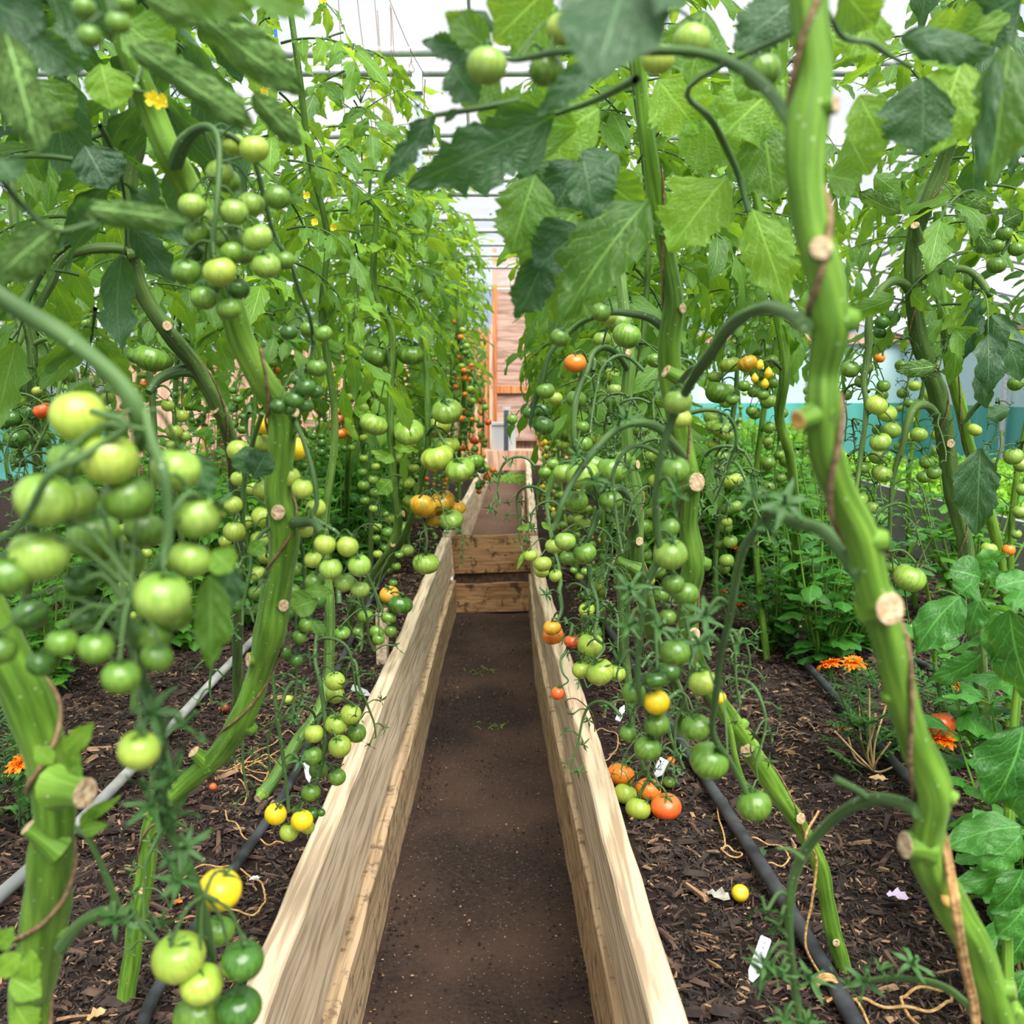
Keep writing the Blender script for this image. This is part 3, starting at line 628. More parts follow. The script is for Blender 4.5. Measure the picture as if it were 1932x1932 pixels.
def rotm(ax, a): return np.array(Matrix.Rotation(a, 3, ax))
def compound(mb, L=.30, hi=True, seed=0, droop=.9, curl=.6, m=0, ms=1, pairs=3, potato=False):
    """tomato leaf: arching rachis with opposite leaflets and a terminal one"""
    r = random.Random(seed); n = 10; P = []; T = []; a = r.uniform(-.15, .15); p = np.zeros(3); side = r.uniform(-.5, .5)
    for k in range(n+1):
        d = np.array([math.cos(a)*math.cos(side*k/n), math.sin(side*k/n)*.6, -math.sin(a)]); d = nrm(d); P.append(p.copy()); T.append(d); p = p+d*L*.68/n; a += droop/n
    P = np.array(P); T = np.array(T); tube(mb, P, np.linspace(.0032, .0012, n+1)*(L/.30), 6 if hi else 4, m=ms, caps=False)
    nn, hh = (16, 3) if hi else (6, 1)
    def put(k, ang, ln, wd):
        t = T[k]; y = nrm(np.cross([0, 0, 1], t)); z = np.cross(t, y)
        dirv = t*math.cos(ang)+y*math.sin(ang); dirv = nrm(dirv+np.array([0, 0, -r.uniform(.0, .55)]))
        yy = nrm(np.cross(z, dirv)); zz = np.cross(dirv, yy); roll = r.uniform(-.5, .5)
        R3 = np.stack([dirv, yy, zz], 1) @ rotm('X', roll); M = np.eye(4); M[:3, :3] = R3; pet = ln*.12
        base = P[k]+dirv*pet
        M[:3, 3] = base
        tube(mb, [P[k], base+dirv*.004], [.0011, .0009], 4, m=ms, caps=False)
        leaflet(mb, nn, hh, ln, wd, curl*r.uniform(.2, 1.6)*(-1 if r.random() < .55 else 1), r.uniform(.1, 1.1), .28, .22 if ln > .06 else .1, M=M, seed=r.randrange(999), m=m, quilt=.03, tipcurl=r.uniform(-.3, .9))
    ks = [3, 6, 8] if pairs == 3 else [4, 7]
    for i, k in enumerate(ks):
        for s in (-1, 1):
            put(min(n, max(1, k+r.choice([-1, 0, 0]))), s*r.uniform(.8, 1.25), L*r.uniform(.26, .36)*(1 if i else .8), r.uniform(.42, .56))
            if hi and r.random() < .7: put(max(1, k-1), s*r.uniform(.9, 1.4), L*r.uniform(.06, .11), .7)
    put(n, r.uniform(-.15, .15), L*r.uniform(.36, .46), r.uniform(.46, .6))

def leaf_meshes(hi, cnt, L, mat, seed0, curl=.6, droop=.9, name='leaf'):
    out = []
    for k in range(cnt):
        mb = MB(); compound(mb, L, hi, seed0+k, droop*(.6+.8*((k*37) % 10)/10), curl*(.5+((k*53) % 10)/10)); out.append(mb.mesh(name, [mat, TRUSS]))
    return out
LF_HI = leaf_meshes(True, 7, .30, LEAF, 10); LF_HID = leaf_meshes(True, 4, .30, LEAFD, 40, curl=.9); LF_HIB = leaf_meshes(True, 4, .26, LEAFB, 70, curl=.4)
def compound_arr(k, L=.30):
    mb = MB(); compound(mb, L, False, 200+k, .5+.1*(k % 8), .5); return mb.arrays()
LO = [compound_arr(k) for k in range(10)]

# ---- fruit meshes
_fm = {}
def fruit_mesh(shape, col, v=0):
    key = (shape, col, v)
    if key in _fm: return _fm[key]
    r = random.Random(hash(shape) % 97+v*7 if 0 else sum(map(ord, shape))+v*13)
    nu, nv = (48, 20) if shape in ('beef', 'rib') else (28, 16)
    ribs = {'round': 0, 'zebra': .02, 'rib': .06, 'beef': .085, 'pear': 0, 'oblate': .02}[shape]
    nrib = {'beef': 9+v, 'rib': 8, 'zebra': 5, 'oblate': 5}.get(shape, 5)
    flat = {'round': .96, 'zebra': .90, 'rib': .80, 'beef': .80, 'pear': 1.25, 'oblate': .84}[shape]
    th = np.linspace(0, 2*np.pi, nu+1); ph = np.linspace(0, np.pi, nv+1); V = []; UV = []
    w = [r.uniform(-1, 1) for _ in range(8)]
    for p_ in ph:
        s, c = math.sin(p_), math.cos(p_)
        for t in th:
            rib = 1-ribs*(abs(math.sin(t*nrib/2+.6*w[0]*math.sin(t)+w[1]))**.7*-1+.5)*s**.5*(1.25 if c > 0 else .9)
            rr = s*rib*(1+.035*w[2]*math.cos(t+w[3])+.025*w[4]*math.cos(2*t+w[5]))
            if shape == 'beef': rr *= 1+.07*w[6]*math.cos(t*2+w[7])
            z = c*flat
            if shape == 'pear': z = c*flat*(1.0 if c < 0 else 1.15); rr *= (1 if c < 0 else (1-.45*c))
            else:
                z -= .16*math.exp(-(p_/.42)**2)*(1.7 if shape in ('beef', 'rib') else 1)*flat
                z += .05*math.exp(-((math.pi-p_)/.3)**2)
                if shape == 'round': z += 0
            V.append((rr*math.cos(t), rr*math.sin(t), z)); UV.append((t/(2*np.pi), .5+.5*c))
    i = np.arange(nv)[:, None]*(nu+1); j = np.arange(nu)[None]
    q = np.stack([i+j, i+nu+1+j, i+nu+2+j, i+j+1], -1).reshape(-1, 4)
    mb = MB(); mb.add(np.array(V), q=q, uv=UV); me = mb.mesh('tomato_'+shape, TM[col]); _fm[key] = me; return me
def calyx_mesh(k):
    r = random.Random(k); mb = MB(); n = 6
    for i in range(n):
        a = i*2*math.pi/n+r.uniform(-.15, .15); L = r.uniform(.75, 1.05)
        M = np.eye(4); el = r.uniform(-.1, .5); d = np.array([math.cos(a)*math.cos(el), math.sin(a)*math.cos(el), math.sin(el)]); M = M4(d, (0, 0, 1), (0, 0, .0))
        leaflet(mb, 6, 1, L, .22, .6, r.uniform(.6, 1.6), 0, 0, M=M, seed=k+i, tipcurl=r.uniform(-4.2, .6), quilt=0)
    P = [(0, 0, -.02), (.02, 0, .25), (.10, .02, .5)]; tube(mb, P, [.09, .06, .055], 6)
    tube(mb, [(.10, .02, .48), (.11, .02, .56)], [.08, .08], 6)
    return mb.mesh('calyx', CALYX)
CAL = [calyx_mesh(k) for k in range(4)]
SHP = {'c': 'round', 'z': 'zebra', 'r': 'rib', 'b': 'beef', 'p': 'pear', 'o': 'oblate'}
def put_fruit(parent, p, rad, shape, col, v=0, tilt=None, calyx=True, az=None, org=None):
    me = fruit_mesh(SHP[shape], col, v % 3)
    o = bpy.data.objects.new('tomato', me); S.collection.objects.link(o)
    az = rnd.uniform(0, 6.28) if az is None else az; tl = rnd.uniform(.0, .5) if tilt is None else tilt
    up = np.array([math.cos(az)*math.sin(tl), math.sin(az)*math.sin(tl), math.cos(tl)])
    fl = {'c': .96, 'z': .9, 'r': .80, 'b': .80, 'p': 1.3, 'o': .84}[shape]
    pos = np.asarray(p, float); x = np.array([math.cos(az+2), math.sin(az+2), 0.2])
    xx, yy, zz = frame(up, x); R = np.stack([zz, np.cross(up, zz), up], 1)
    M = np.eye(4); M[:3, :3] = R*rad; M[:3, 3] = pos-(org if org is not None else 0)
    o.parent = parent; setM(o, M)
    if col in ('y', 'o', 'ro', 'r', 'yo'): o['label'] = COLW[col]+' tomato'
    top = pos+up*rad*fl*.86
    if calyx:
        c = bpy.data.objects.new('calyx', CAL[rnd.randrange(4)]); S.collection.objects.link(c); c.parent = o
        c.matrix_parent_inverse = Matrix.Identity(4); c.location = (0, 0, fl*.80); c.scale = (.80,)*3 if rad > .012 else (.9,)*3
        c.rotation_euler = (0, 0, rnd.uniform(0, 6))
    return top+up*rad*.22, o

class Plant:
    def __init__(s, name, label, base, cat='plant', group=None):
        s.org = np.array(base, float); s.e = empty(name, s.org, label, cat, group)
    def part(s, name, mb, mats, smooth_=True, label=None):
        v = mb.v; mb.v = [a - s.org for a in v]; o = link(name, mb.mesh(name, mats, smooth_), s.e)
        if label: o['label'] = label
        return o
    def stem(s, pts, n=18, rs=1.0, mat=None, ridge=.055, soil=True, k=6, name='stem', stubs=(), wob=.035, nodes=True):
        """pts: (px, py, Y, r_px)"""
        Q = []
        for px, py, Y, rp in pts: Q.append([*at(px, py, Y), rp*rs*mpp(px, py, Y)])
        Q = np.array(Q)
        if soil:
            # continue from the end with the largest depth below
            Q = np.vstack([Q, [Q[-1, 0], Q[-1, 1]+.01, SOIL-.03, Q[-1, 3]*1.08]]) if Q[-1, 2] > SOIL+.02 else Q
        C = smooth(Q, k); mb = MB(); tube(mb, C[:, :3], C[:, 3], n, ridge=ridge, nr_=5, wob=wob, seed=len(pts))
        # widen into the ground collar
        s.path = C; s.part(name, mb, [mat or STEM]); return C
    def stub(s, px, py, Y, d, ln, rp, mat=None, cut=None, ext=.65):
        """pruned side shoot with a pale cut end; d is its direction in space"""
        p = at(px, py, Y); r_ = rp*mpp(px, py, Y); d = nrm(np.array(d, float)); tip = p; a = p-d*ln
        if ln < .03 and getattr(s, 'path', None) is not None:   # keep the stub short against the stem it grows from
            k = int(np.argmin(np.linalg.norm(s.path[:, :3]-p, axis=1))); c = s.path[k]; a = c[:3]; ln = c[3]+ext*r_; tip = a+d*ln
        mb = MB(); th = [(a, r_*1.7), (a+d*ln*.35, r_*1.25), (a+d*ln*.8, r_*1.0), (tip, r_*1.02)]
        tube(mb, [x[0] for x in th], [x[1] for x in th], 14, caps=False, wob=.05)
        V = mb.v[-1][-14:]; c = V.mean(0); rim = c+(V-c)*.86+d*.0006; mid = c+(V-c)*.4-d*r_*.05
        j = np.arange(14); j2 = (j+1) % 14
        mb.add(np.vstack([V, rim, mid, c[None]-d*r_*.12]), q=np.vstack([np.stack([j, j2, 14+j2, 14+j], -1), np.stack([14+j, 14+j2, 28+j2, 28+j], -1)]), t=np.stack([28+j, 28+j2, np.full(14, 42)], -1), m=1)
        s.part('pruned_stub', mb, [mat or STEM, cut or CUT])
    def bump(s, px, py, Y, d, ln, rp, mat=None):
        p = at(px, py, Y); r_ = rp*mpp(px, py, Y); d = nrm(np.array(d, float)); a = p-d*ln; mb = MB()
        if getattr(s, 'path', None) is not None:
            k = int(np.argmin(np.linalg.norm(s.path[:, :3]-p, axis=1))); c = s.path[k]; a = c[:3]; ln = c[3]+.75*r_; p = a+d*ln
        tube(mb, [a, a+d*ln*.5, p-d*ln*.06, p], [r_*1.5, r_*1.05, r_*.8, r_*.25], 12); s.part('shoot_bud', mb, [mat or STEM])
    def truss(s, pts, fruits, Y=None, mat=None, rp=4.0, calyx=True, sides=8, empties=(), ped=True, maxd=.14):
        """pts: (px,py,Y[,r_px]) of the stalk; fruits: (px,py,diam_px,shape+col[,dY]) ; pedicels run to the nearest point of the stalk"""
        mb = MB(); C = None
        if pts:
            Q = np.array([[*at(p[0], p[1], p[2]), (p[3] if len(p) > 3 else rp)*mpp(p[0], p[1], p[2])] for p in pts]); C = smooth(Q, 5)
            tube(mb, C[:, :3], C[:, 3], sides, wob=.06, seed=len(pts))
        for i, f in enumerate(fruits):
            px, py, dm, code = f[:4]; Yf = (Y if Y is not None else pts[-1][2])
            if C is not None and Y is None:
                # depth follows the stalk near that picture height
                zt = at(px, py, Yf)[2]; kk = np.argmin(np.abs(C[:, 2]-zt)); Yf = C[kk, 1]
            Yf += (f[4] if len(f) > 4 else rnd.uniform(-.02, .02))
            rad = .5*dm*mpp(px, py, Yf); pos = at(px, py, Yf)
            top, o = put_fruit(s.e, pos, rad, code[0], code[1:], v=i, calyx=calyx and dm > 15, org=s.org)
            if C is not None and ped:
                dd = np.linalg.norm(C[:, :3]-(top+np.array([0, 0, .01])), axis=1); kk = int(np.argmin(dd))
                if dd[kk] < maxd:
                    a = C[kk, :3]; midp = (a+top)/2+np.array([0, 0, .25*dd[kk]])
                    pr = max(.0009, min(.0025, rad*.085)); tube(mb, smooth([a, midp, top, top-np.array([0, 0, rad*.2])], 4), pr, 5, caps=False)
        for (px, py, Ye) in empties:   # picked fruit: bare calyx left
            p = at(px, py, Ye); c = link('empty_calyx', CAL[rnd.randrange(4)], s.e, p-s.org, (rnd.uniform(-1, 1), rnd.uniform(-1, 1), rnd.uniform(0, 6)), .022)
            if C is not None:
                dd = np.linalg.norm(C[:, :3]-p, axis=1); kk = int(np.argmin(dd)); tube(mb, smooth([C[kk, :3], (C[kk, :3]+p)/2+[0, 0, .01], p], 4), .0016, 5)
        if mb.n: s.part('truss_stalk', mb, [mat or TRUSS])
    def blade(s, b, t, wpx, Yb, Yt=None, curl=.5, bend=.4, mat=None, roll=0.0, lobes=.15, serr=.18, n=40, h=6, seed=None, stalk=None, tipc=0.0, quilt=.03, fold=0.0, back=False):
        """one large leaf from picture point b to t, facing the camera apart from roll"""
        Yt = Yb if Yt is None else Yt
        A, B = at(b[0], b[1], Yb), at(t[0], t[1], Yt); L = np.linalg.norm(B-A); wd = wpx*mpp(*b, Yb)/L/.80*(1 if abs(curl) < 1 else abs(curl)*.85)
        if mat is LEAF and curl > 1.0: mat = LEAFU; curl = -curl; quilt = .06
        view = nrm(CAM-(A+B)/2); M = M4(B-A, view, A); 
        if back: M[:3, 1] *= -1; M[:3, 2] *= -1
        M[:3, :3] = M[:3, :3] @ rotm('X', roll)
        # counter the lengthwise bend so that the chord still runs b -> t
        ch = (bend+tipc*.5)*.5; M[:3, :3] = M[:3, :3] @ rotm('Y', -ch)
        L2 = L*(1+.04*abs(bend+tipc*.5)**2)
        mb = MB(); seed = rnd.randrange(9999) if seed is None else seed
        leaflet(mb, n, h, L2, wd*L/L2, curl, bend, serr, lobes, M=M, seed=seed, quilt=quilt, tipcurl=tipc, fold=fold)
        mid = []
        if stalk: tube(mb, smooth([at(*stalk[0]), *[at(*q_) for q_ in stalk[1:]], A], 4), np.linspace(.003, .0018, (len(stalk))*4+1), 7, m=1, caps=False)
        s.part('leaf', mb, [mat or LEAF, TRUSS])
    def cleaf(s, p, d, sc=1.0, up=(0, 0, 1), lib=None):
        me = rnd.choice(lib or LF_HI); o = bpy.data.objects.new('leaf', me); S.collection.objects.link(o); o.parent = s.e
        M = M4(d, up, np.asarray(p)-s.org, sc); setM(o, M); return o
    def canopy(s, n, z0, z1, x, y, r0=.02, sc=(.9, 1.25), lib=None, ang=None, elev=(-.3, .4)):
        for k in range(n):
            z = z0+(z1-z0)*(k+rnd.random())/n; a = rnd.uniform(*ang) if ang else k*2.4+rnd.uniform(-.4, .4); el = rnd.uniform(*elev)
            d = np.array([math.cos(a)*math.cos(el), math.sin(a)*math.cos(el), math.sin(el)])
            s.cleaf((x+d[0]*r0, y+d[1]*r0, z), d, rnd.uniform(*sc), (rnd.uniform(-.25, .25), rnd.uniform(-.25, .25), 1), lib)
def twine(label, C, i0, i1, turns, r=.0016, gap=.0012, mat=None, n=90):
    """string wound round a stem path C (x,y,z,r)"""
    P = []; T = nrm(np.gradient(C[:, :3], axis=0))
    for k in range(n+1):
        f = i0+(i1-i0)*k/n; i = min(int(f), len(C)-2); t = f-i; c = C[i]*(1-t)+C[i+1]*t; tt = T[i]
        u = nrm(np.cross(tt, [0, 1, .1])); w = np.cross(tt, u); a = 2*math.pi*turns*k/n
        P.append(c[:3]+(c[3]+gap)*1.03*(math.cos(a)*u+math.sin(a)*w))
    mb = MB(); tube(mb, P, r, 6); o = link('support_twine', mb.mesh('support_twine', mat or TWINEB)); return tag(o, label, 'string', 'strings holding up the tomato stems')

# ================================================================== HAND-PLACED PLANTS
# ---- R0: the thick pale stem close to the camera
R0 = Plant('tomato_plant', 'very thick pale green knobbly bare tomato stem close to the camera, with pruned stubs', (at(1890, 1932, .69)[0], .70, SOIL))
C0 = R0.stem(rs=.77, pts=[(1518,-160,.50,47),(1524,-40,.50,46),(1530,60,.5,45),(1535,150,.5,43),(1522,235,.5,50),(1518,330,.5,46),(1528,420,.5,42),(1548,490,.5,42),(1562,560,.505,44),(1566,620,.51,46),(1552,700,.52,38),(1550,765,.52,40),(1555,850,.53,42),(1582,925,.54,37),(1622,1005,.55,42),(1645,1110,.56,39),(1668,1190,.57,40),(1690,1280,.58,37),(1722,1390,.60,38),(1762,1485,.61,42),(1752,1560,.62,36),(1748,1620,.63,42),(1790,1700,.65,42),(1828,1765,.66,42),(1855,1835,.67,40),(1880,1910,.68,42),(1895,2000,.69,40)], n=30, k=7, ridge=.05)
R0.stub(1571, 207, .49, (1, -.9, .05), .02, 16, ext=1.0); R0.stub(1537, 488, .475, (-.25, -1, .12), .014, 22); R0.stub(1506, 812, .495, (-1, -.6, -.3), .02, 20, cut=CUTO, ext=1.8)
R0.stub(1668, 1190, .545, (.1, -1, .15), .02, 29); R0.stub(1800, 1488, .60, (.8, -.2, -.5), .02, 15); R0.stub(1692, 1622, .615, (-1, -.25, .1), .024, 24); R0.stub(1893, 1890, .66, (1, -.3, .1), .02, 18); R0.stub(1795, 1705, .63, (-.1, -1, .2), .008, 18, cut=CUTO)
R0.bump(1606, 600, .50, (1, -.2, -.1), .024, 24); R0.bump(1670, 1006, .545, (1, -.3, .05), .022, 22); R0.bump(1640, 1345, .585, (-1, -.3, 0), .018, 14)
R0.truss([(1497,240,.5,13),(1445,165,.53,12),(1385,122,.56,11),(1310,98,.58,10),(1220,96,.6,9),(1120,95,.62,8),(1050,98,.63,7),(1000,108,.64,6),(962,112,.65,5),(930,92,.65,4)],
   [(918,123,76,'zpg',.0),(1030,132,66,'zg',.02),(1062,55,66,'zyg',.0),(1305,77,70,'zpg',-.01),(1240,112,62,'zyg',.05),(1437,135,72,'zg',.09),(1105,128,50,'zg',.08)], Y=.64)
R0.truss([(1520,614,.5,15),(1482,590,.56,14),(1440,582,.62,13),(1385,608,.68,12),(1338,672,.74,12),(1300,728,.78,10),(1268,790,.8,8),(1247,860,.81,7.5),(1238,930,.82,7),(1238,990,.83,7),(1246,1050,.84,7),(1222,1095,.85,7),(1208,1180,.86,6.5),(1203,1280,.87,6),(1212,1330,.88,5)],
   [(1280,757,54,'zpg',0),(1284,790,40,'zyg',.05),(1273,887,57,'zg',.02),(1262,996,42,'zg',.03),(1264,1045,66,'zpg',.0),(1270,1102,44,'zg',0),(1293,1121,50,'zg',.04),(1260,1164,32,'cg',0),(1273,1231,58,'zg',0),(1237,1283,44,'rdg',0),(1262,1268,42,'zdg',.05),(1196,1307,46,'zg',.04),(1239,1325,50,'cy',.0),(1240,1368,50,'zg',.01),(1185,1383,34,'zg',.03),(1222,1412,52,'zg',.01)],
   empties=[(1190,1110,.83),(1275,930,.8),(1185,1180,.84),(1170,1250,.86),(1245,1185,.84)])
R0.truss([(1625,1085,.55,17),(1590,1040,.57,15),(1550,1000,.60,14),(1500,985,.63,13),(1455,965,.66,11),(1440,985,.68,9),(1405,1030,.70,8),(1388,1090,.72,8),(1378,1160,.75,7.5),(1360,1240,.78,7),(1350,1320,.80,7),(1345,1385,.82,6),(1380,1440,.84,6),(1405,1490,.85,5),(1412,1500,.85,4)],
   [(1326,1288,54,'zyg',.03),(1313,1372,56,'zg',.0),(1338,1435,74,'zg',.0),(1423,1520,66,'zg',.0),(1357,1316,26,'cy',.1)], empties=[(1480,950,.62),(1330,1160,.74),(1320,1215,.78),(1450,1000,.66),(1425,940,.66),(1395,1215,.77)])
R0.truss([(1733,1532,.61,14),(1700,1515,.63,13),(1645,1508,.66,12),(1585,1535,.69,11),(1530,1590,.72,10),(1500,1650,.74,9.5),(1488,1720,.75,9),(1492,1800,.76,8),(1502,1880,.77,8),(1520,1990,.78,7)], [],
   empties=[(1470,1745,.74),(1445,1722,.73),(1440,1820,.74),(1470,1840,.75),(1530,1850,.76),(1445,1840,.74),(1520,1930,.77),(1480,1925,.76)])
R0.truss([(1640,1508,.66,8),(1615,1490,.66,6.5),(1575,1470,.66,7)], []); R0.truss([(1515,1620,.72,6),(1490,1603,.72,4),(1466,1601,.72,3)], [])
R0.truss([(1835,1905,.69,8),(1780,1862,.74,7),(1700,1845,.78,6),(1640,1850,.8,5),(1600,1862,.82,4)], [], empties=[(1660,1830,.78),(1630,1850,.8),(1600,1865,.82),(1720,1820,.77)])
R0.truss([(1560,18,.55,5),(1590,70,.58,6),(1640,80,.62,6),(1680,105,.66,5),(1720,128,.7,4)], [])
# its leaves
R0.blade((1186,-40),(1126,158),170,.46,.42,curl=.35,bend=.5,mat=LEAFD,lobes=.06,serr=.05,roll=.25,seed=3)
R0.blade((1270,-60),(1245,28),90,.45,.42,curl=.6,bend=.4,mat=LEAFD,lobes=.0)
R0.blade((1040,-30),(930,78),130,.75,curl=.2,bend=.2,mat=LEAFB,roll=-.3); R0.blade((1050,10),(965,112),90,.78,curl=.3,bend=.1,mat=LEAF)
R0.blade((925,95),(838,22),62,.7,curl=.5,bend=-.3,mat=LEAF,tipc=-.6); R0.blade((915,20),(885,80),55,.72,curl=.9,mat=LEAFD); R0.blade((905,95),(794,78),52,.72,curl=.9,bend=.5,mat=LEAFD,tipc=-.8)
R0.blade((850,120),(900,195),78,.74,curl=.8,mat=LEAFD,lobes=.25); R0.blade((1125,120),(1012,218),52,.6,curl=.5,bend=.3,mat=LEAFD); R0.blade((940,135),(870,200),70,.8,curl=.4,mat=LEAF)
R0.blade((1090,240),(900,215),120,.85,curl=.3,bend=.2,mat=LEAF,lobes=.2); R0.blade((1130,205),(1000,290),130,.88,curl=.3,mat=LEAFB,lobes=.1)
R0.blade((1050,215),(765,352),130,.75,curl=.5,bend=.35,mat=LEAFD,lobes=.30,serr=.3,roll=-.2,seed=21,stalk=[(1200,150,.62),(1120,190,.7)])
R0.blade((818,218),(722,348),52,.76,curl=.5,bend=.2,mat=LEAFD,lobes=.35,serr=.35,seed=9,stalk=[(980,190,.76),(900,205,.76)])
R0.blade((862,205),(838,232),14,.75,mat=LEAFD,lobes=0)
R1L = []
for a in [((1105,300),(1040,405),95,.98,LEAFD,.6,.1),((1010,330),(965,480),110,.95,LEAF,.5,.15),((1165,290),(1110,350),75,.95,LEAFD,.5,.0),((1100,300),(1118,412),84,.9,LEAFD,.35,.05),
          ((1085,400),(990,520),130,.97,LEAF,.5,.15),((1100,430),(1010,510),92,.93,LEAFD,.6,.05),((1225,375),(1062,605),140,.9,LEAF,.45,.25),((1030,480),(972,602),78,.95,LEAFD,.7,.15),
          ((1090,500),(1055,610),95,.98,LEAF,.4,.1),((1130,330),(1220,400),90,1.0,LEAF,.4,.1),((1050,290),(1000,380),90,1.02,LEAFD,.6,.1),((1210,380),(1160,470),90,1.0,LEAF,.3,.1)]: R1L.append(a)
for (bx, by), (tx, ty), w, Yv, mt, cu, lo in R1L: R0.blade((bx, by), (tx, ty), w, Yv-.1, curl=cu, bend=.5, mat=mt, lobes=lo, roll=rnd.uniform(-.5, .5))
for (b_, t_, w, Yv, mt, cu, lo) in [((1740,145),(1738,292),125,.75,LEAFD,.3,.1),((1815,110),(1760,290),120,.8,LEAFB,.3,.1),((1620,180),(1672,282),90,.78,LEAFB,.4,.1),((1700,70),(1878,108),62,.72,LEAFD,.8,.1),
     ((1720,110),(1905,25),95,.8,LEAFB,.3,.2),((1590,-20),(1650,50),90,.7,LEAF,.4,.1),((1905,85),(1868,355),100,.62,LEAF,.6,.2),((1880,110),(1846,350),42,.6,LEAFD,1.2,.1),((1500,0),(1385,95),95,.72,LEAFD,.5,.1),((1480,60),(1390,190),110,.85,LEAF,.3,.1),
     ((1330,20),(1300,160),110,.9,LEAF,.4,.2),((1370,335),(1262,475),125,1.0,LEAFB,.35,.2),((1420,395),(1482,578),92,.95,LEAFB,.4,.15),((1300,370),(1240,440),90,1.05,LEAF,.4,.1),((1600,255),(1640,330),80,.9,LEAF,.3,.1),((1560,330),(1625,345),62,.85,LEAF,.4,.1),
     ((1480,150),(1360,260),120,.95,LEAFB,.3,.1),((1300,200),(1400,300),120,1.0,LEAF,.3,.1),((1650,20),(1600,110),100,.9,LEAFB,.3,.1),((1930,-10),(1800,60),120,.8,LEAFD,.4,.1),((1240,150),(1320,250),110,1.0,LEAFB,.3,.1),((1440,230),(1460,380),110,.95,LEAF,.3,.1),((1820,170),(1880,240),90,.85,LEAF,.5,.1)]:
    R0.blade(b_, t_, w, Yv, curl=cu*rnd.choice([-1, 1]), bend=.4, mat=mt, lobes=lo, roll=rnd.uniform(-.45, .45))
R0.truss([(1560,30,.5,6),(1300,165,.75,5),(1345,230,.9,7),(1390,320,.95,7),(1412,400,.95,5)], [])
twine('brown string spiralling round the very thick pale stem', C0, 2, 150, 4.0, .0017)
P = [at(1775,1575,.62), at(1790,1650,.62), at(1800,1715,.61), at(1815,1810,.63), at(1835,1900,.65), at(1840,1990,.66)]
mb = MB(); tube(mb, smooth(P, 6), .0022, 6); tube(mb, smooth(np.array(P)+np.array([.003,0,0]), 6), .0015, 6); tag(link('support_twine', mb.mesh('support_twine', TWINE)), 'frayed doubled string hanging against the foot of the very thick stem', 'string', 'strings holding up the tomato stems')

# ---- R1: second stem, pale zebra fruit, long bare foot on the mulch
R1 = Plant('tomato_plant', 'bare leaning stem whose foot stands on mulch beside the white name tag', ground(1590, 1825))
C1 = R1.stem(rs=.72, pts=[(1195,-60,1.0,15),(1200,60,1.0,16),(1212,180,1.02,18),(1225,280,1.03,20),(1238,380,1.05,22),(1258,480,1.07,22),(1272,570,1.08,26),(1262,650,1.1,30),(1268,740,1.12,28),(1288,830,1.14,26),(1302,910,1.15,25),(1300,990,1.17,24),(1310,1060,1.18,30),(1296,1140,1.2,26),(1306,1220,1.22,24),(1338,1300,1.24,24),(1385,1365,1.26,24),(1428,1432,1.28,26),(1470,1500,1.3,24),(1512,1560,1.32,20),(1545,1630,1.34,21),(1560,1700,1.35,20),(1575,1770,1.36,21),(1592,1830,1.372,20)], n=20, ridge=.06)
for a in [(1282,600,1.06,(.6,-1,0),.014,9),(1306,932,1.11,(.25,-1,.1),.016,17),(1413,1440,1.25,(-.5,-1,.1),.016,12),(1514,1545,1.3,(.3,-1,.2),.01,10),(1583,1795,1.34,(-.2,-1,.1),.01,7),(1256,700,1.06,(-1,-.4,.5),.03,12),(1308,1215,1.19,(.2,-1,.1),.01,12)]: R1.stub(*a)
R1.bump(1427,1372,1.25,(.6,-.3,.8),.02,10); R1.bump(1335,1062,1.17,(1,-.2,-.2),.03,14)
twine('thin string wound round the bare leaning stem above the name tag', C1, 20, 118, 3.4, .0014)
R1.truss([(1262,628,1.1,8.4),(1225,600,1.1,8.4),(1180,590,1.1,7.0),(1150,590,1.1,5.6),(1110,602,1.12,5.6),(1080,622,1.14,5.6),(1040,665,1.15,4.9),(1022,720,1.16,6),(1008,760,1.17,5),(1000,800,1.18,4)],
   [(1134,589,38,'cg',-.03),(1056,637,36,'cg',-.03),(1148,600,30,'cyg',.02),(1029,737,36,'zg',.0),(1048,752,28,'zyg',.05),(966,791,22,'cg',.3),(999,779,26,'cdg',.02),(1026,803,40,'zdg',.0),(1024,775,34,'zdg',.05)], Y=None)
R1.truss([(1270,738,1.12,6),(1300,700,1.0,6),(1320,690,.95,5)], [(1104,756,0.1,'cg')] if 0 else [])
R1.truss([(1298,870,1.14,8.4),(1268,835,1.12,9.1),(1240,805,1.1,9.1),(1205,798,1.08,8.4),(1172,805,1.06,7.7),(1130,840,1.04,7.0),(1085,900,1.02,6.3),(1060,950,1.0,5.6),(1050,985,1.0,4.9),(1042,1000,1.0,5)],
   [(1160,1060,.1,'cg')] if 0 else [], empties=[(1180,790,1.04),(1090,860,1.02),(1120,905,1.02)])
R1.truss([(1300,1240,1.22,7.7),(1340,1290,1.2,6.3),(1372,1360,1.2,6.3),(1385,1420,1.21,5.6),(1400,1470,1.22,5.6),(1412,1490,1.22,6)], [], mat=STEM)
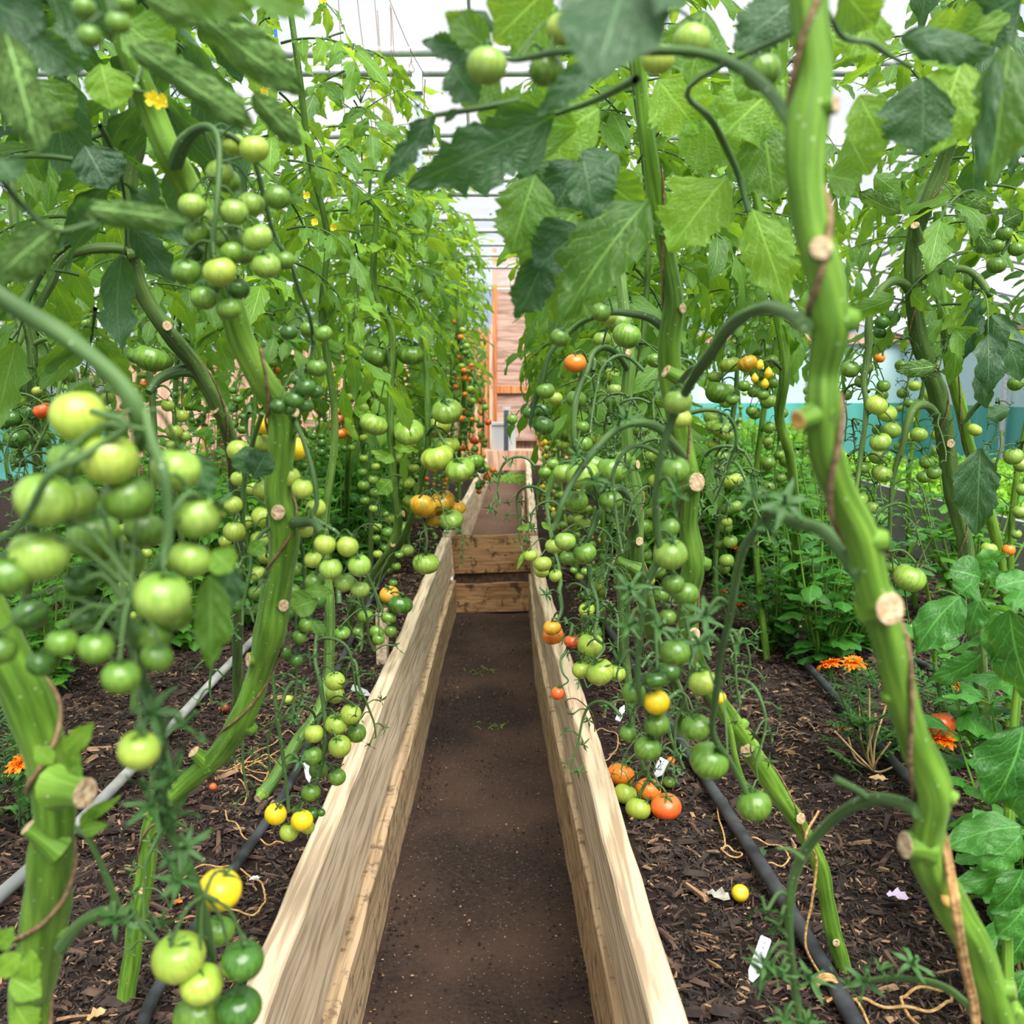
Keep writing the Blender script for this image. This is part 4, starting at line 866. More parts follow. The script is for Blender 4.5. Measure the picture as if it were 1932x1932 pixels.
# ---- R2: ribbed stem left of it, hung with striped fruit, lower fruit lying on the mulch
R2 = Plant('tomato_plant', 'grooved stem hung with heavy striped green tomatoes between path plank and bare leaning stem', ground(1290, 1345, .38))
C2 = R2.stem(rs=.76, pts=[(1150,380,1.85,12),(1165,480,1.85,13),(1180,600,1.82,14),(1188,680,1.8,15),(1182,760,1.8,15),(1183,850,1.8,17),(1196,930,1.8,22),(1198,1000,1.82,20),(1200,1060,1.84,20),(1218,1130,1.88,20),(1232,1200,1.95,18),(1262,1270,2.1,17),(1288,1340,2.3,17)], n=18, ridge=.10, mat=STEMM)
R2.stub(1203,878,1.78,(.8,-.6,.1),.02,8); R2.stub(1203,1029,1.8,(.3,-1,.1),.014,8); R2.stub(1160,1055,1.82,(-1,-.1,.5),.05,9); R2.stub(1130,651,1.75,(-.3,-1,.1),.02,6)
twine('dry brown string tied on the grooved stem with heavy striped tomatoes', C2, 36, 66, 2.2, .0016)
R2.truss([(1186,700,1.8,6.3),(1165,668,1.76,6.3),(1140,655,1.73,6.3),(1118,668,1.7,5.6),(1108,700,1.68,4.9),(1095,725,1.66,4.9),(1084,770,1.65,6),(1083,830,1.65,5),(1090,860,1.66,4)],
   [(1086,685,42,'zo',-.02),(1087,753,38,'zg',.06),(1098,805,28,'zg',.05),(1101,838,34,'zg',.05),(1183,633,54,'zg',-.1),(1170,610,50,'zg',.0),(1136,640,34,'zpg',.2),(1238,680,36,'rg',.0),(1160,735,26,'zpg',.3)], Y=1.68)
R2.truss([(1200,1000,1.8,7.7),(1188,950,1.7,8.4),(1170,922,1.62,8.4),(1148,928,1.56,7.7),(1130,965,1.52,7.0),(1115,1005,1.5,6.3),(1105,1025,1.5,6)],
   [(1066,1021,40,'zpg',-.04),(1103,1044,44,'zg',-.02),(1070,1052,30,'zg',.03),(1044,1030,32,'zyg',.03),(1097,895,62,'zpg',-.06),(1121,880,48,'zg',.04),(1155,888,60,'zg',-.02),(1172,866,38,'zg',.08),(1064,892,42,'zpg',.0),(1085,945,48,'zg',-.02),(1152,945,46,'zg',-.02),(1135,925,40,'zdg',.08),(1043,876,24,'zg',.6),(1028,891,26,'zg',.6),(1210,808,38,'rg',.4)], Y=1.5)
R2.truss([(1110,1065,1.7,5),(1115,1100,1.7,5),(1125,1130,1.68,4.5),(1128,1160,1.66,4),(1122,1200,1.64,3.5),(1140,1220,1.62,3),(1125,1245,1.6,3)],
   [(1115,1216,50,'zyg',.05),(1096,1264,36,'zyg',.04),(1132,1268,54,'zyg',0),(1163,1270,36,'zyg',.05),(1080,1210,32,'rro',.1)], Y=1.62, maxd=.12, empties=[(1105,1130,1.66),(1150,1150,1.66),(1140,1175,1.6)])
R2.truss([(1045,900,2.0,4),(1032,960,2.0,4),(1056,1085,1.95,4.5),(1055,1115,1.93,4.5),(1060,1150,1.92,4),(1050,1175,1.9,3)],
   [(1042,1184,34,'oyo',0),(1043,1199,42,'oo',.05),(1001,1048,26,'zyg',.0),(1024,1064,34,'zyg',-.03),(1022,1078,28,'zyg',.02),(1048,1086,26,'zyg',.05),(1104,1078,18,'zg',.2),(1082,1076,14,'zg',.3)], Y=1.9, empties=[(1030,1122,1.85),(1095,1190,1.88)])
R2.truss([(1080,1180,1.8,3),(1070,1225,1.72,3),(1058,1245,1.7,2.5),(1062,1270,1.68,2),(1072,1285,1.66,1.5),(1056,1296,1.66,1.5)], [(1052,1308,26,'cro',0)], Y=1.66)
R2.truss([(1180,1290,1.9,4),(1190,1350,1.9,4),(1205,1420,1.9,4),(1220,1460,1.92,4),(1245,1490,1.93,3)],
   [(1171,1461,52,'oo',.1),(1180,1498,44,'zyg',.05),(1223,1490,50,'oo',.08),(1203,1526,48,'zyg',-.02),(1257,1522,58,'oro',-.02),(1262,1476,24,'zg',.1)], Y=1.93)
R2.truss([(1240,1310,2.0,4),(1255,1350,2.0,4),(1268,1400,2.0,3.5),(1290,1450,2.0,4)], [], empties=[(1285,1420,2.0),(1275,1450,2.0),(1180,1440,1.9),(1240,1430,1.95)])
R2.blade((1010,990),(975,998),12,1.9,mat=LEAFB,lobes=0); R2.blade((990,1040),(975,1075),8,1.9,mat=LEAFB,lobes=0); R2.blade((1022,985),(1040,1000),10,1.9,mat=LEAFB,lobes=0)
# ---- L0: close stem with the big blurred cluster
L0 = Plant('tomato_plant', 'nearest tomato plant carrying the big cluster of pale and dark green fruit', (at(60, 1932, .78)[0]-.01, .80, SOIL))
CL0 = L0.stem(rs=.78, pts=[(-130,700,.62,46),(-90,950,.62,48),(-40,1120,.63,50),(0,1210,.64,52),(40,1290,.65,56),(70,1370,.66,54),(92,1450,.67,50),(105,1530,.68,48),(95,1610,.70,50),(88,1690,.72,54),(78,1770,.74,54),(66,1850,.76,50),(55,1940,.78,46)], n=24, ridge=.05)
L0.stub(160,1497,.63,(.9,-.5,.1),.03,27); L0.stub(52,1560,.67,(-.8,-.3,.9),.03,16, mat=STEM); L0.bump(112,1800,.72,(1,-.2,0),.03,16)
twine('brown string spiralling round the thick stem of the nearest plant with the big cluster', CL0, 8, 72, 3.0, .002)
L0.truss([(-60,500,.50,19),(0,560,.5,19),(60,597,.5,18),(120,632,.5,17),(180,678,.5,17),(225,720,.5,18),(255,765,.5,19),(268,810,.505,17),(262,850,.51,11)], [], sides=16, mat=TRUSS)
L0.truss([(272,775,.5,10),(288,835,.49,10),(308,888,.48,11),(317,950,.48,10),(318,1010,.48,10),(305,1055,.48,9),(275,1090,.49,9),(248,1125,.5,9),(238,1165,.51,10),(250,1200,.52,10),(262,1260,.54,11),(290,1330,.56,10),(308,1400,.58,9),(308,1460,.60,9),(308,1530,.61,9),(335,1600,.62,9),(365,1655,.63,9),(385,1720,.64,9),(398,1790,.65,8),(400,1830,.66,7)],
   [(148,785,104,'cyg',.0),(208,867,104,'cyg',-.01),(85,943,112,'zpg',-.02),(138,945,90,'zpg',.02),(165,975,80,'zdg',.06),(242,940,98,'zg',.0),(332,885,94,'zpg',.03),(372,976,88,'zpg',.0),(358,1055,78,'zpg',.0),(73,1047,112,'zpg',-.01),(178,1012,100,'zg',.06),(272,1000,76,'zg',.06),(228,1058,84,'zg',.07),(15,1085,84,'zg',-.02),(130,870,76,'zg',.05),
    (152,1100,62,'zdg',.03),(305,1127,108,'zpg',-.03),(328,1158,72,'zg',.03),(58,1160,66,'zdg',.05),(158,1168,54,'zdg',.04),(118,1212,60,'zg',.0),(182,1222,68,'zg',-.01),(228,1277,72,'zg',-.02),(296,1240,60,'zg',.0),(290,1200,70,'zg',.03),(0,1225,64,'zg',0),(78,1253,54,'zdg',.02),(236,1185,48,'zdg',.05),
    (262,1415,78,'cyg',.0)], Y=.5, maxd=.09, empties=[(400,960,.5),(285,1345,.55),(345,1370,.58),(325,1470,.58),(290,1480,.6),(330,1545,.6),(300,1560,.61),(350,1600,.62),(320,1640,.62),(340,1660,.6),(150,1100,.5),(330,1455,.6),(285,1520,.6)])
L0.truss([(385,1690,.63,6),(410,1700,.62,5)], [(415,1678,82,'zy',.03),(336,1806,98,'zyg',.0),(412,1757,60,'zg',.06),(458,1812,80,'zdg',.0),(380,1857,80,'zyg',.0),(452,1902,84,'zdg',.01),(376,1915,98,'zg',.02)], Y=.63)
L0.truss([(170,775,.48,6),(240,800,.48,7),(190,840,.48,8),(140,870,.47,8),(95,893,.46,8),(40,990,.47,7),(-20,1030,.48,7)], [])
L0.truss([(115,1790,.70,13),(150,1745,.69,12),(195,1722,.68,12),(235,1718,.68,9),(262,1740,.68,8),(295,1775,.68,7),(330,1825,.68,6)], [], empties=[(215,1735,.67),(235,1745,.67),(300,1750,.68)])
L0.truss([(225,1715,.68,7),(195,1640,.67,6.5),(165,1580,.66,5.5),(140,1560,.66,4)], [])
for a in [((145,1570),(205,1555),24),((150,1555),(200,1510),18),((165,1545),(230,1500),16)]: L0.blade(*a, .66, mat=LEAFB, lobes=.05)
for (b_, t_, w, Yv, mt, cu, ben) in [((10,60),(72,292),74,.50,LEAF,1.9,.5),((22,205),(146,236),52,.55,LEAF,1.3,.4),((0,300),(30,340),60,.5,LEAFD,.8,.3),((100,432),(-10,528),82,.52,LEAF,1.2,.5),((138,388),(362,420),46,.56,LEAF,2.2,.4),((150,420),(190,395),60,.56,LEAFD,1.2,.3),
     ((62,65),(160,132),85,.66,LEAFD,1.0,.5),((250,85),(485,242),56,.58,LEAF,2.3,.3),((270,-10),(378,45),62,.56,LEAF,1.2,.3),((360,10),(588,185),98,.62,LEAF,1.1,.5),((455,-25),(585,28),70,.5,LEAF,1.0,.3),((300,-40),(480,15),90,.5,LEAF,1.0,.3),((478,176),(570,275),48,.66,LEAF,1.6,.5),
     ((330,150),(470,215),30,.66,LEAFD,1.5,.4),((190,120),(212,207),74,.8,LEAFB,.4,.2),((160,275),(205,358),84,.95,LEAFD,.5,.3),((-40,-10),(90,60),110,.6,LEAFD,.5,.3),((-30,30),(60,130),120,.7,LEAFD,.6,.3),((60,150),(110,250),110,.85,LEAF,.6,.3),((110,30),(170,110),80,.8,LEAFD,.6,.3),((230,40),(330,120),90,.8,LEAF,.6,.3),((90,-20),(200,40),100,.75,LEAFD,.6,.3),
     ((395,1085),(396,1260),64,.52,LEAF,.9,.5),((440,1062),(405,1160),62,.54,LEAFD,.7,.5),((400,1040),(440,1075),50,.5,LEAFB,.6,.3),((362,858),(398,935),50,.56,LEAFD,.8,.3),((355,1455-1350+1350),(350,1475),10,.6,LEAF,.3,.1)][:-1]:
    L0.blade(b_, t_, w, Yv, curl=cu, bend=ben, mat=mt, lobes=.08, serr=.10, roll=rnd.uniform(-.3, .3), quilt=.05)
L0.truss([(0,335,.5,7),(40,385,.52,7),(105,435,.53,6),(180,420,.54,4)], []); L0.truss([(100,440,.53,5),(75,520,.6,6),(20,600,.6,7)], [])
for (b_, t_, w) in [((100,1442),(64,1408),30),((118,1420),(178,1362),34),((135,1450),(140,1400),24),((130,1460),(152,1440),34),((40,1800),(-10,1840),40),((60,1850),(58,1790),34),((20,1845),(78,1880),46),((-10,1790),(28,1750),34),((30,1900),(60,1950),50)]:
    L0.blade(b_, t_, w, .6, mat=LEAFB, lobes=.1, curl=.3, n=14, h=3)
# ---- L1: middle bare stem with twin hanging clusters
L1 = Plant('tomato_plant', 'white-dotted green stem zigzagging up from the mulch, bearing round pale cherry fruit', ground(235, 1880))
CL1 = L1.stem([(190,-80,.86,20.9),(225,40,.87,20.9),(255,130,.88,21.8),(288,215,.9,23.8),(320,290,.91,25.6),(348,340,.93,24.7),(390,430,.95,23.8),(425,540,.97,22.8),(455,640,1.0,23.8),(490,710,1.02,23.8),(528,775,1.05,26.6),(530,850,1.06,24.7),(524,930,1.07,23.8),(536,985,1.08,28.5),(532,1060,1.1,25.6),(520,1130,1.11,26.6),(512,1190,1.12,29.4),(490,1270,1.15,21.3),(462,1350,1.17,22.8),(420,1415,1.2,19.8),(370,1462,1.22,18.2),(310,1520,1.25,15.2),(284,1560,1.26,15.2),(278,1640,1.28,16.7),(258,1740,1.29,16.7),(250,1810,1.3,16.7),(238,1885,1.305,16.7)], n=20, ridge=.08)
for a in [(532,992,1.04,(0,-1,.1),.014,14),(545,1165,1.09,(.7,-.8,.1),.016,11),(480,1272,1.12,(-.8,-.6,.1),.02,13),(553,800,1.03,(.8,-.5,.4),.026,14),(365,1418,1.2,(-.6,-.4,.8),.03,12),(262,1685,1.27,(.1,-1,.1),.01,6),(272,1545,1.25,(-.5,-.3,.7),.02,8)]: L1.stub(*a)
L1.bump(472,1395,1.16,(.8,-.2,-.5),.03,14)
twine('thin brown string wound round the white-dotted zigzag stem', CL1, 50, 140, 3.6, .0015)
L1.truss([(330,312,.91,16),(345,272,.89,14),(370,245,.87,11),(396,240,.85,8),(412,262,.84,6),(414,320,.83,6),(408,400,.82,5),(402,470,.82,5),(415,520,.82,4)],
   [(362,388,52,'zpg',0),(385,412,42,'zpg',.03),(441,400,56,'zpg',.0),(475,385,50,'zpg',.03),(523,372,50,'zg',.02),(372,440,52,'zg',.02),(432,452,54,'zg',.02),(485,448,56,'zpg',.0),(437,478,46,'zg',.0),(352,512,54,'zg',0),(414,513,62,'zyg',-.02),(366,477,38,'zdg',.04),(503,501,54,'zpg',0),(538,492,38,'zg',.03),(394,538,44,'zdg',.04),(384,562,50,'zg',0),(431,583,46,'zg',0),(450,545,44,'zdg',.02),(480,281,56,'zyg',0),(440,272,46,'zyg',.03),(414,326,52,'zpg',.04),(430,342,46,'zg',.05),(460,480,40,'zg',.05),(395,505,40,'zg',.05)], Y=.83, maxd=.12)
L1.truss([(412,250,.85,6),(440,258,.85,5),(478,300,.86,5),(500,380,.88,5),(520,450,.9,4.5),(545,490,.92,4),(565,550,.95,4),(585,600,.97,4),(590,650,1.0,3.5),(580,700,1.0,3)],
   [(545,627,34,'zdg',0),(586,622,38,'zg',.03),(610,630,34,'zg',.0),(598,694,38,'zg',0),(576,731,38,'zdg',-.02),(596,740,28,'zdg',.03),(556,754,38,'zdg',-.02),(577,766,30,'zdg',.02),(526,767,34,'zdg',-.02),(546,772,26,'zdg',.02),(560,716,24,'zdg',.0)], Y=.98, maxd=.12)
L1.truss([(555,790,1.05,5),(575,840,1.03,5),(592,900,1.02,5),(598,950,1.02,5),(590,975,1.02,5),(620,995,1.02,4),(640,1010,1.02,4),(690,1080,1.03,3),(720,1150,1.05,3)],
   [(503,800,42,'cy',.12),(558,846,46,'cy',.08),(496,836,36,'cyg',.14),(571,922,42,'cyg',0),(547,900,40,'cyg',.05),(596,958,38,'cyg',.04),(613,1027,42,'cyg',-.02),(656,1031,42,'cyg',-.02),(591,1056,34,'cyg',.04),(624,1073,44,'cpg',-.02),(678,1067,44,'cpg',-.02),(594,1098,38,'cg',.0),(650,1099,38,'zpg',.0),(680,1112,36,'zpg',.0),(578,1000,30,'cyg',.05)], Y=1.02, maxd=.2)
L1.truss([(495,780,1.1,5),(478,830,1.12,5),(462,900,1.14,5),(458,970,1.15,5),(462,1040,1.16,4),(460,1120,1.18,3)],
   [(450,850,44,'cyg',-.02),(502,872,30,'cyg',.02),(450,903,30,'cyg',.03),(497,925,42,'cyg',.04),(476,922,26,'cyg',.1),(440,953,36,'cyg',-.02),(495,975,42,'cyg',.0),(442,1003,42,'cyg',-.03),(494,1018,42,'cyg',.0),(463,985,28,'cyg',.08),(448,1073,30,'cg',0),(488,1083,32,'cyg',0),(451,1110,32,'cg',0),(484,1118,32,'cg',.0),(447,1142,32,'cdg',0),(475,1150,24,'cg',.03),(500,1050,28,'cyg',.06),(415,970,26,'cyg',.1),(425,1020,26,'cyg',.1),(505,890,30,'cyg',.1)], Y=1.16, maxd=.14)
L1.truss([(560,1000,1.12,4),(572,1050,1.14,4),(575,1110,1.15,4),(565,1160,1.16,3),(560,1220,1.17,3)],
   [(555,1075,34,'cg',0),(550,1117,34,'cg',0),(600,1133,32,'cdg',.03),(541,1157,28,'cdg',0),(578,1180,30,'cg',0),(565,1202,28,'cg',0),(535,1230,30,'cdg',0),(559,1246,26,'cdg',0),(605,1110,26,'cg',.05),(530,1190,26,'cg',.05)], Y=1.15, maxd=.14)
L1.truss([(540,985,1.08,11),(570,985,1.05,11),(592,985,1.02,9),(606,1005,1.0,7)], [])
L1.truss([(512,1230,1.4,4),(518,1310,1.4,4),(530,1400,1.4,4),(540,1480,1.4,3.5),(545,1530,1.4,3)], [], empties=[(545,1310,1.38),(555,1355,1.4),(565,1435,1.4),(500,1290,1.4),(570,1290,1.38)])
for (b_, t_, w, Yv, mt) in [((478,895),(462,842),48,1.0,LEAFD),((478,900),(505,850),44,1.0,LEAFD),((600,1130),(548,1150),42,1.0,LEAF),((575,1115),(630,1118),22,1.0,LEAF),((590,1170),(612,1200),20,1.0,LEAF),((470,1045),(500,1020),26,1.0,LEAF)]: L1.blade(b_, t_, w, Yv, mat=mt, lobes=.05, serr=.05, curl=.3)
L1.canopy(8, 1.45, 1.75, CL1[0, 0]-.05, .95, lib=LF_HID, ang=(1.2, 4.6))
L1.truss([(205,0,.5,5),(215,40,.49,5),(210,70,.48,4)], [(169,69,46,'zg',0),(223,43,46,'zg',0),(159,15,44,'zg',.03),(236,6,38,'zg',.02)], Y=.48)
# small green flowers truss and yellow blossom
def blossom(pl, px, py, Y, s=.012):
    p = at(px, py, Y); mb = MB()
    for k in range(5):
        a = k*1.257; M = M4((math.cos(a), -.7, math.sin(a)), (0, 1, .2), p, 1); leaflet(mb, 5, 1, s, .45, .4, 1.2, 0, 0, M=M, seed=k)
    pl.part('blossom', mb, [YFL])
for a in [(292,190,.85),(308,196,.85)]: blossom(L1, *a, s=.013)
L1.truss([(270,120,.88,5),(255,165,.86,4),(275,175,.85,3),(300,185,.85,2)], [(226,155,18,'cg',0),(255,168,20,'cg',0)], Y=.86)
# ---- L1b: darker slanting stem behind
L1b = Plant('tomato_plant', 'darker dull green stem slanting down behind the white-dotted zigzag stem', ground(450, 1390, .38))
CLb = L1b.stem(rs=.8, pts=[(270,80,1.3,12),(255,180,1.32,15),(262,260,1.34,17),(248,330,1.36,18),(246,420,1.38,15),(252,490,1.4,15),(275,560,1.42,17),(320,630,1.45,19),(360,680,1.5,18),(400,745,1.55,18),(428,810,1.6,17),(445,900,1.7,15),(452,1000,1.8,14),(450,1100,1.95,13),(448,1250,2.15,12),(450,1390,2.3,12)], n=16, mat=STEMD)
for a in [(340,633,1.42,(.5,-1,.2),.02,9),(425,795,1.55,(-.3,-1,.3),.02,10),(283,476,1.38,(1,-.2,.1),.03,7)]: L1b.stub(*a, mat=STEMD)
L1b.truss([(252,478,1.4,10),(220,468,1.38,10),(170,470,1.36,9),(120,490,1.35,8),(95,540,1.34,8),(70,580,1.33,8)], [(116,445,44,'zg',.3)], mat=STEMD, Y=1.5)
L1b.truss([(390,730,1.55,12),(370,705,1.52,12),(340,700,1.5,11),(300,715,1.48,10),(280,740,1.46,7)], [(285,676,64,'bg',.9),(305,682,44,'bg',.95),(262,670,44,'bg',.95)], Y=1.5, maxd=.05)
L1b.truss([(250,255,1.34,8),(215,245,1.34,7),(170,262,1.34,5)], [(306,465,24,'zg',.1),(275,540,20,'zg',.2),(235,335,26,'zg',.2),(345,380,22,'zg',.2),(296,380,20,'zg',.2)], mat=STEMD, Y=1.5)
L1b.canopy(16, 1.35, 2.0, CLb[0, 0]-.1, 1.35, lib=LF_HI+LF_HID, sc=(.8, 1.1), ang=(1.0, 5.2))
twine('reddish string running beside the darker slanting stem', CLb, 20, 70, 1.5, .0014)
# ---- L2, L3
L2 = Plant('tomato_plant', 'young stem with a cut foot lying on the thin black pipe by the string coil', ground(490, 1500))
CL2 = L2.stem([(540,-40,2.0,5),(566,150,2.0,6),(585,300,2.05,6),(618,450,2.1,6),(608,600,2.15,7),(632,800,2.2,7),(612,1000,2.2,8),(622,1150,2.2,10),(618,1280,2.18,10),(598,1345,2.1,10),(560,1400,2.06,12),(520,1465,2.02,12),(495,1498,1.99,12)], n=14, mat=STEMM)
L2.stub(492,1500,1.97,(-.3,-1,-.2),.02,8)
L2.truss([(600,1180,1.5,4),(594,1240,1.48,4),(603,1285,1.46,4.5),(612,1340,1.45,4.5),(614,1400,1.44,4),(602,1460,1.44,3.5),(580,1510,1.44,3)],
   [(632,1285,38,'cyg',0),(632,1310,36,'cyg',.04),(662,1347,40,'cyg',0),(635,1366,42,'zyg',0),(672,1383,38,'cg',.03),(641,1408,44,'cyg',-.02),(592,1384,38,'cyg',0),(590,1426,38,'cg',0),(601,1453,36,'cg',.04),(636,1466,34,'cg',0),(586,1495,36,'zg',0),(589,1535,24,'cdg',0),(606,1533,16,'cdg',0),(520,1536,42,'cy',0),(570,1548,42,'cy',-.02),(545,1570,36,'cyg',0),(560,1530,20,'cg',.03),(580,1560,28,'cyg',.05)], Y=1.44, maxd=.2)
L2.canopy(20, 1.35, 2.2, CL2[6, 0]-.05, 2.0, lib=LF_HIB+LF_HI, sc=(.8, 1.1))
L3 = Plant('tomato_plant', 'green stem behind the path plank carrying the biggest ribbed tomatoes', ground(660, 1190))
CL3 = L3.stem(rs=.62, pts=[(712,380,2.75,8),(704,520,2.8,10),(712,570,2.82,10),(738,620,2.85,11),(738,700,2.88,11),(736,780,2.9,11),(740,860,2.92,11),(745,940,2.95,12),(752,985,2.98,13),(736,1035,3.02,12),(712,1070,3.08,11),(688,1105,3.15,11),(664,1150,3.25,10),(655,1195,3.35,10)], n=14, mat=STEMM)
L3.stub(731,1034,2.98,(.3,-1,.2),.02,5); L3.stub(758,978,2.95,(.9,-.4,.2),.02,6)
CL3b = L3.stem(rs=.7, pts=[(800,640,2.95,7),(805,720,2.95,8),(807,800,2.95,8),(806,850,2.96,8),(795,900,2.98,9),(782,955,3.0,9),(765,1005,3.05,9),(735,1060,3.15,9),(705,1100,3.25,8),(680,1140,3.32,8)], n=12, name='side_stem', mat=STEMM)
L3.truss([(738,700,2.88,4),(730,660,2.85,3)], [(709,672,50,'bg',0),(774,669,50,'bg',.0),(706,800,52,'bpg',0),(771,815,58,'bpg',0)], Y=2.9, maxd=.2)
L3.truss([(806,820,2.95,4),(820,805,2.9,3.5),(835,830,2.87,3),(850,850,2.85,3),(868,870,2.85,2.5)], [(843,776,58,'bpg',.02),(826,863,62,'byg',-.02),(845,840,44,'byg',.08),(868,886,56,'bpg',-.05),(895,872,38,'bg',.0),(826,806,48,'byg',.2)], Y=2.87, maxd=.2)
L3.truss([(790,930,3.0,4),(795,955,2.95,3.5),(800,985,2.9,3),(806,1020,2.88,2.5),(804,1040,2.88,2)], [(800,955,54,'byo',.0),(835,945,48,'byo',.02),(862,957,34,'byo',.04),(820,975,46,'byo',.06),(851,981,46,'rpg',-.05),(803,1063,52,'rpg',0)], Y=2.88, maxd=.2)
L3.truss([(700,1100,3.0,3),(712,1130,2.8,3),(715,1155,2.75,2.5)], [(690,1163,30,'zg',0),(645,1195,32,'rg',0),(675,1192,20,'cg',0),(710,1192,28,'zg',0),(737,1191,24,'cg',0),(714,1206,24,'cg',-.02),(733,1165,30,'rg',0),(735,1122,38,'oyo',.05),(756,1141,46,'rdg',0),(753,1047,17,'rg',.2)], Y=2.7, maxd=.16)
L3.canopy(26, 1.45, 2.25, CL3[0, 0]-.08, 2.85, lib=LF_HI+LF_HIB, sc=(.85, 1.2))
L3.blade((738,905),(712,930),30,2.85,mat=LEAFB,lobes=.1); L3.blade((745,870),(700,850),20,2.85,mat=LEAFB,lobes=.2); L3.blade((742,845),(790,850),14,2.85,mat=LEAFB,lobes=.2)
# ---- right back stems
RB = Plant('tomato_plant', 'dark ridged stem wound with string in front of the teal mesh wall', ground(1862, 1450))
CRB = RB.stem([(1795,265,1.75,11),(1775,320,1.78,13),(1745,390,1.8,13),(1728,440,1.82,14),(1722,500,1.84,14),(1725,580,1.86,14),(1738,650,1.88,15),(1762,720,1.9,16),(1778,780,1.92,16),(1786,850,1.94,15),(1798,930,1.96,15),(1815,1000,1.98,14),(1826,1070,2.0,14),(1842,1200,2.05,14),(1858,1360,2.1,13),(1866,1460,2.12,13)], n=16, mat=STEMD, ridge=.12)
for a in [(1775,705,1.86,(.3,-1,.2),.02,7),(1788,855,1.9,(0,-1,.1),.014,8),(1726,425,1.78,(-.5,-.8,.6),.03,8)]: RB.stub(*a, mat=STEMD)
twine('reddish string spiralling round the dark ridged stem before the teal wall', CRB, 6, 80, 4, .0015)
RB.truss([(1722,560,1.85,9),(1705,535,1.83,9),(1685,530,1.81,8),(1660,550,1.8,8),(1640,600,1.8,7),(1638,660,1.8,7),(1630,720,1.8,6),(1635,770,1.8,5),(1625,850,1.8,5),(1615,930,1.8,4)],
   [(1664,608,28,'zdg',0),(1661,628,24,'zdg',.03),(1684,598,28,'zdg',.05),(1604,696,36,'zg',0),(1634,695,28,'zg',.05),(1667,728,26,'zg',.05),(1664,745,24,'zg',.08),(1654,764,42,'zyg',-.03),(1674,780,36,'zyg',.02),(1657,811,24,'zg',.05),(1683,812,34,'zpg',0),(1661,834,40,'zpg',-.03),(1657,861,34,'zpg',.03),(1628,883,26,'zg',0),(1664,893,38,'zpg',0),(1622,942,32,'zpg',.02),(1646,958,26,'zpg',.04),(1596,745,24,'zg',.05),(1625,720,26,'zg',.06)], Y=1.82, mat=STEMD, maxd=.14)
RB.truss([(1772,790,1.92,8),(1750,765,1.88,8),(1725,770,1.85,8),(1712,800,1.84,7),(1700,850,1.84,6),(1688,890,1.84,5),(1680,960,1.84,4),(1678,1040,1.85,3.5)],
   [(1733,820,32,'zpg',0),(1748,872,28,'zg',.03),(1762,892,28,'zg',0),(1716,1090,62,'opg',0),(1681,1128,38,'zg',.03),(1714,1192,38,'zyg',.05),(1742,900,26,'zg',.08),(1680,1070,24,'zg',.1)], Y=1.85, mat=STEMD, maxd=.2, empties=[(1740,850,1.82),(1715,870,1.82)])
RB.truss([(1728,525,1.84,8),(1770,512,1.82,8),(1820,508,1.8,7),(1850,530,1.79,7),(1870,560,1.78,6)], [(1838,532,36,'zg',.1),(1880,500,36,'zg',.1),(1868,620,36,'zg',.15),(1912,861,36,'zpg',.1),(1916,724,30,'zg',.1),(1839,811,26,'zyg',.3)], Y=1.85, mat=STEMD, maxd=.1)
RB.truss([(1900,400,1.8,4),(1905,450,1.8,4),(1890,480,1.8,3)], [(1895,440,30,'zg',0),(1918,470,30,'zg',0),(1880,465,28,'zg',0)], Y=1.8)
RB.blade((1850,845),(1842,1010),72,1.55,curl=.5,bend=.3,mat=LEAFD,lobes=.15,seed=5); RB.blade((1770,690),(1690,700),36,1.6,curl=1.2,mat=LEAF)
for (b_, t_, w, mt) in [((1880,590),(1870,690),50,LEAFD),((1850,700),(1860,770),36,LEAFD),((1800,620),(1840,660),60,LEAF),((1900,640),(1925,720),50,LEAFD),((1700,400),(1620,360),50,LEAF),((1650,330),(1700,370),46,LEAF),((1800,380),(1870,400),50,LEAF),((1690,560),(1600,590),44,LEAF),((1890,420),(1930,400),40,LEAF),((1840,430),(1870,480),40,LEAF),((1905,770),(1860,790),36,LEAFD)]:
    RB.blade(b_, t_, w, 1.72, curl=rnd.uniform(.6, 1.8)*rnd.choice([-1, 1]), bend=.6, mat=mt, roll=rnd.uniform(-.6, .6), n=16, h=3)
RB.canopy(22, 1.35, 2.1, CRB[0, 0]+.1, 1.85, lib=LF_HI+LF_HID+LF_HIB, sc=(.7, 1.0))
RC = Plant('tomato_plant', 'paler stem with a slanting string, standing just behind the dark ridged stem', ground(1905, 1300))
CRC = RC.stem([(1770,400,2.2,9),(1772,520,2.2,10),(1783,620,2.22,10),(1795,700,2.25,11),(1815,780,2.28,11),(1832,850,2.3,10),(1856,930,2.32,10),(1882,1030,2.35,10),(1900,1150,2.4,10),(1908,1300,2.5,10)], n=12)
twine('straight slanting brown string beside the paler stem', CRC, 15, 40, 1.0, .0014)
RC.truss([(1815,800,2.28,5),(1850,760,2.25,5),(1870,770,2.2,4)], [(1660,675,20,'co',.5),(1903,1038,24,'co',0),(1866,1036,30,'zyg',.0),(1700,690,24,'zg',.1),(1790,655,30,'zg',.1)], Y=2.3, maxd=.1)
RC.canopy(16, 1.4, 2.1, CRC[0, 0], 2.3, lib=LF_HI, sc=(.7, 1.0))
RD = Plant('tomato_plant', 'slim stem with yellow pear-shaped fruit and one big pinkish yellow ribbed tomato', ground(1500, 1180, .38))
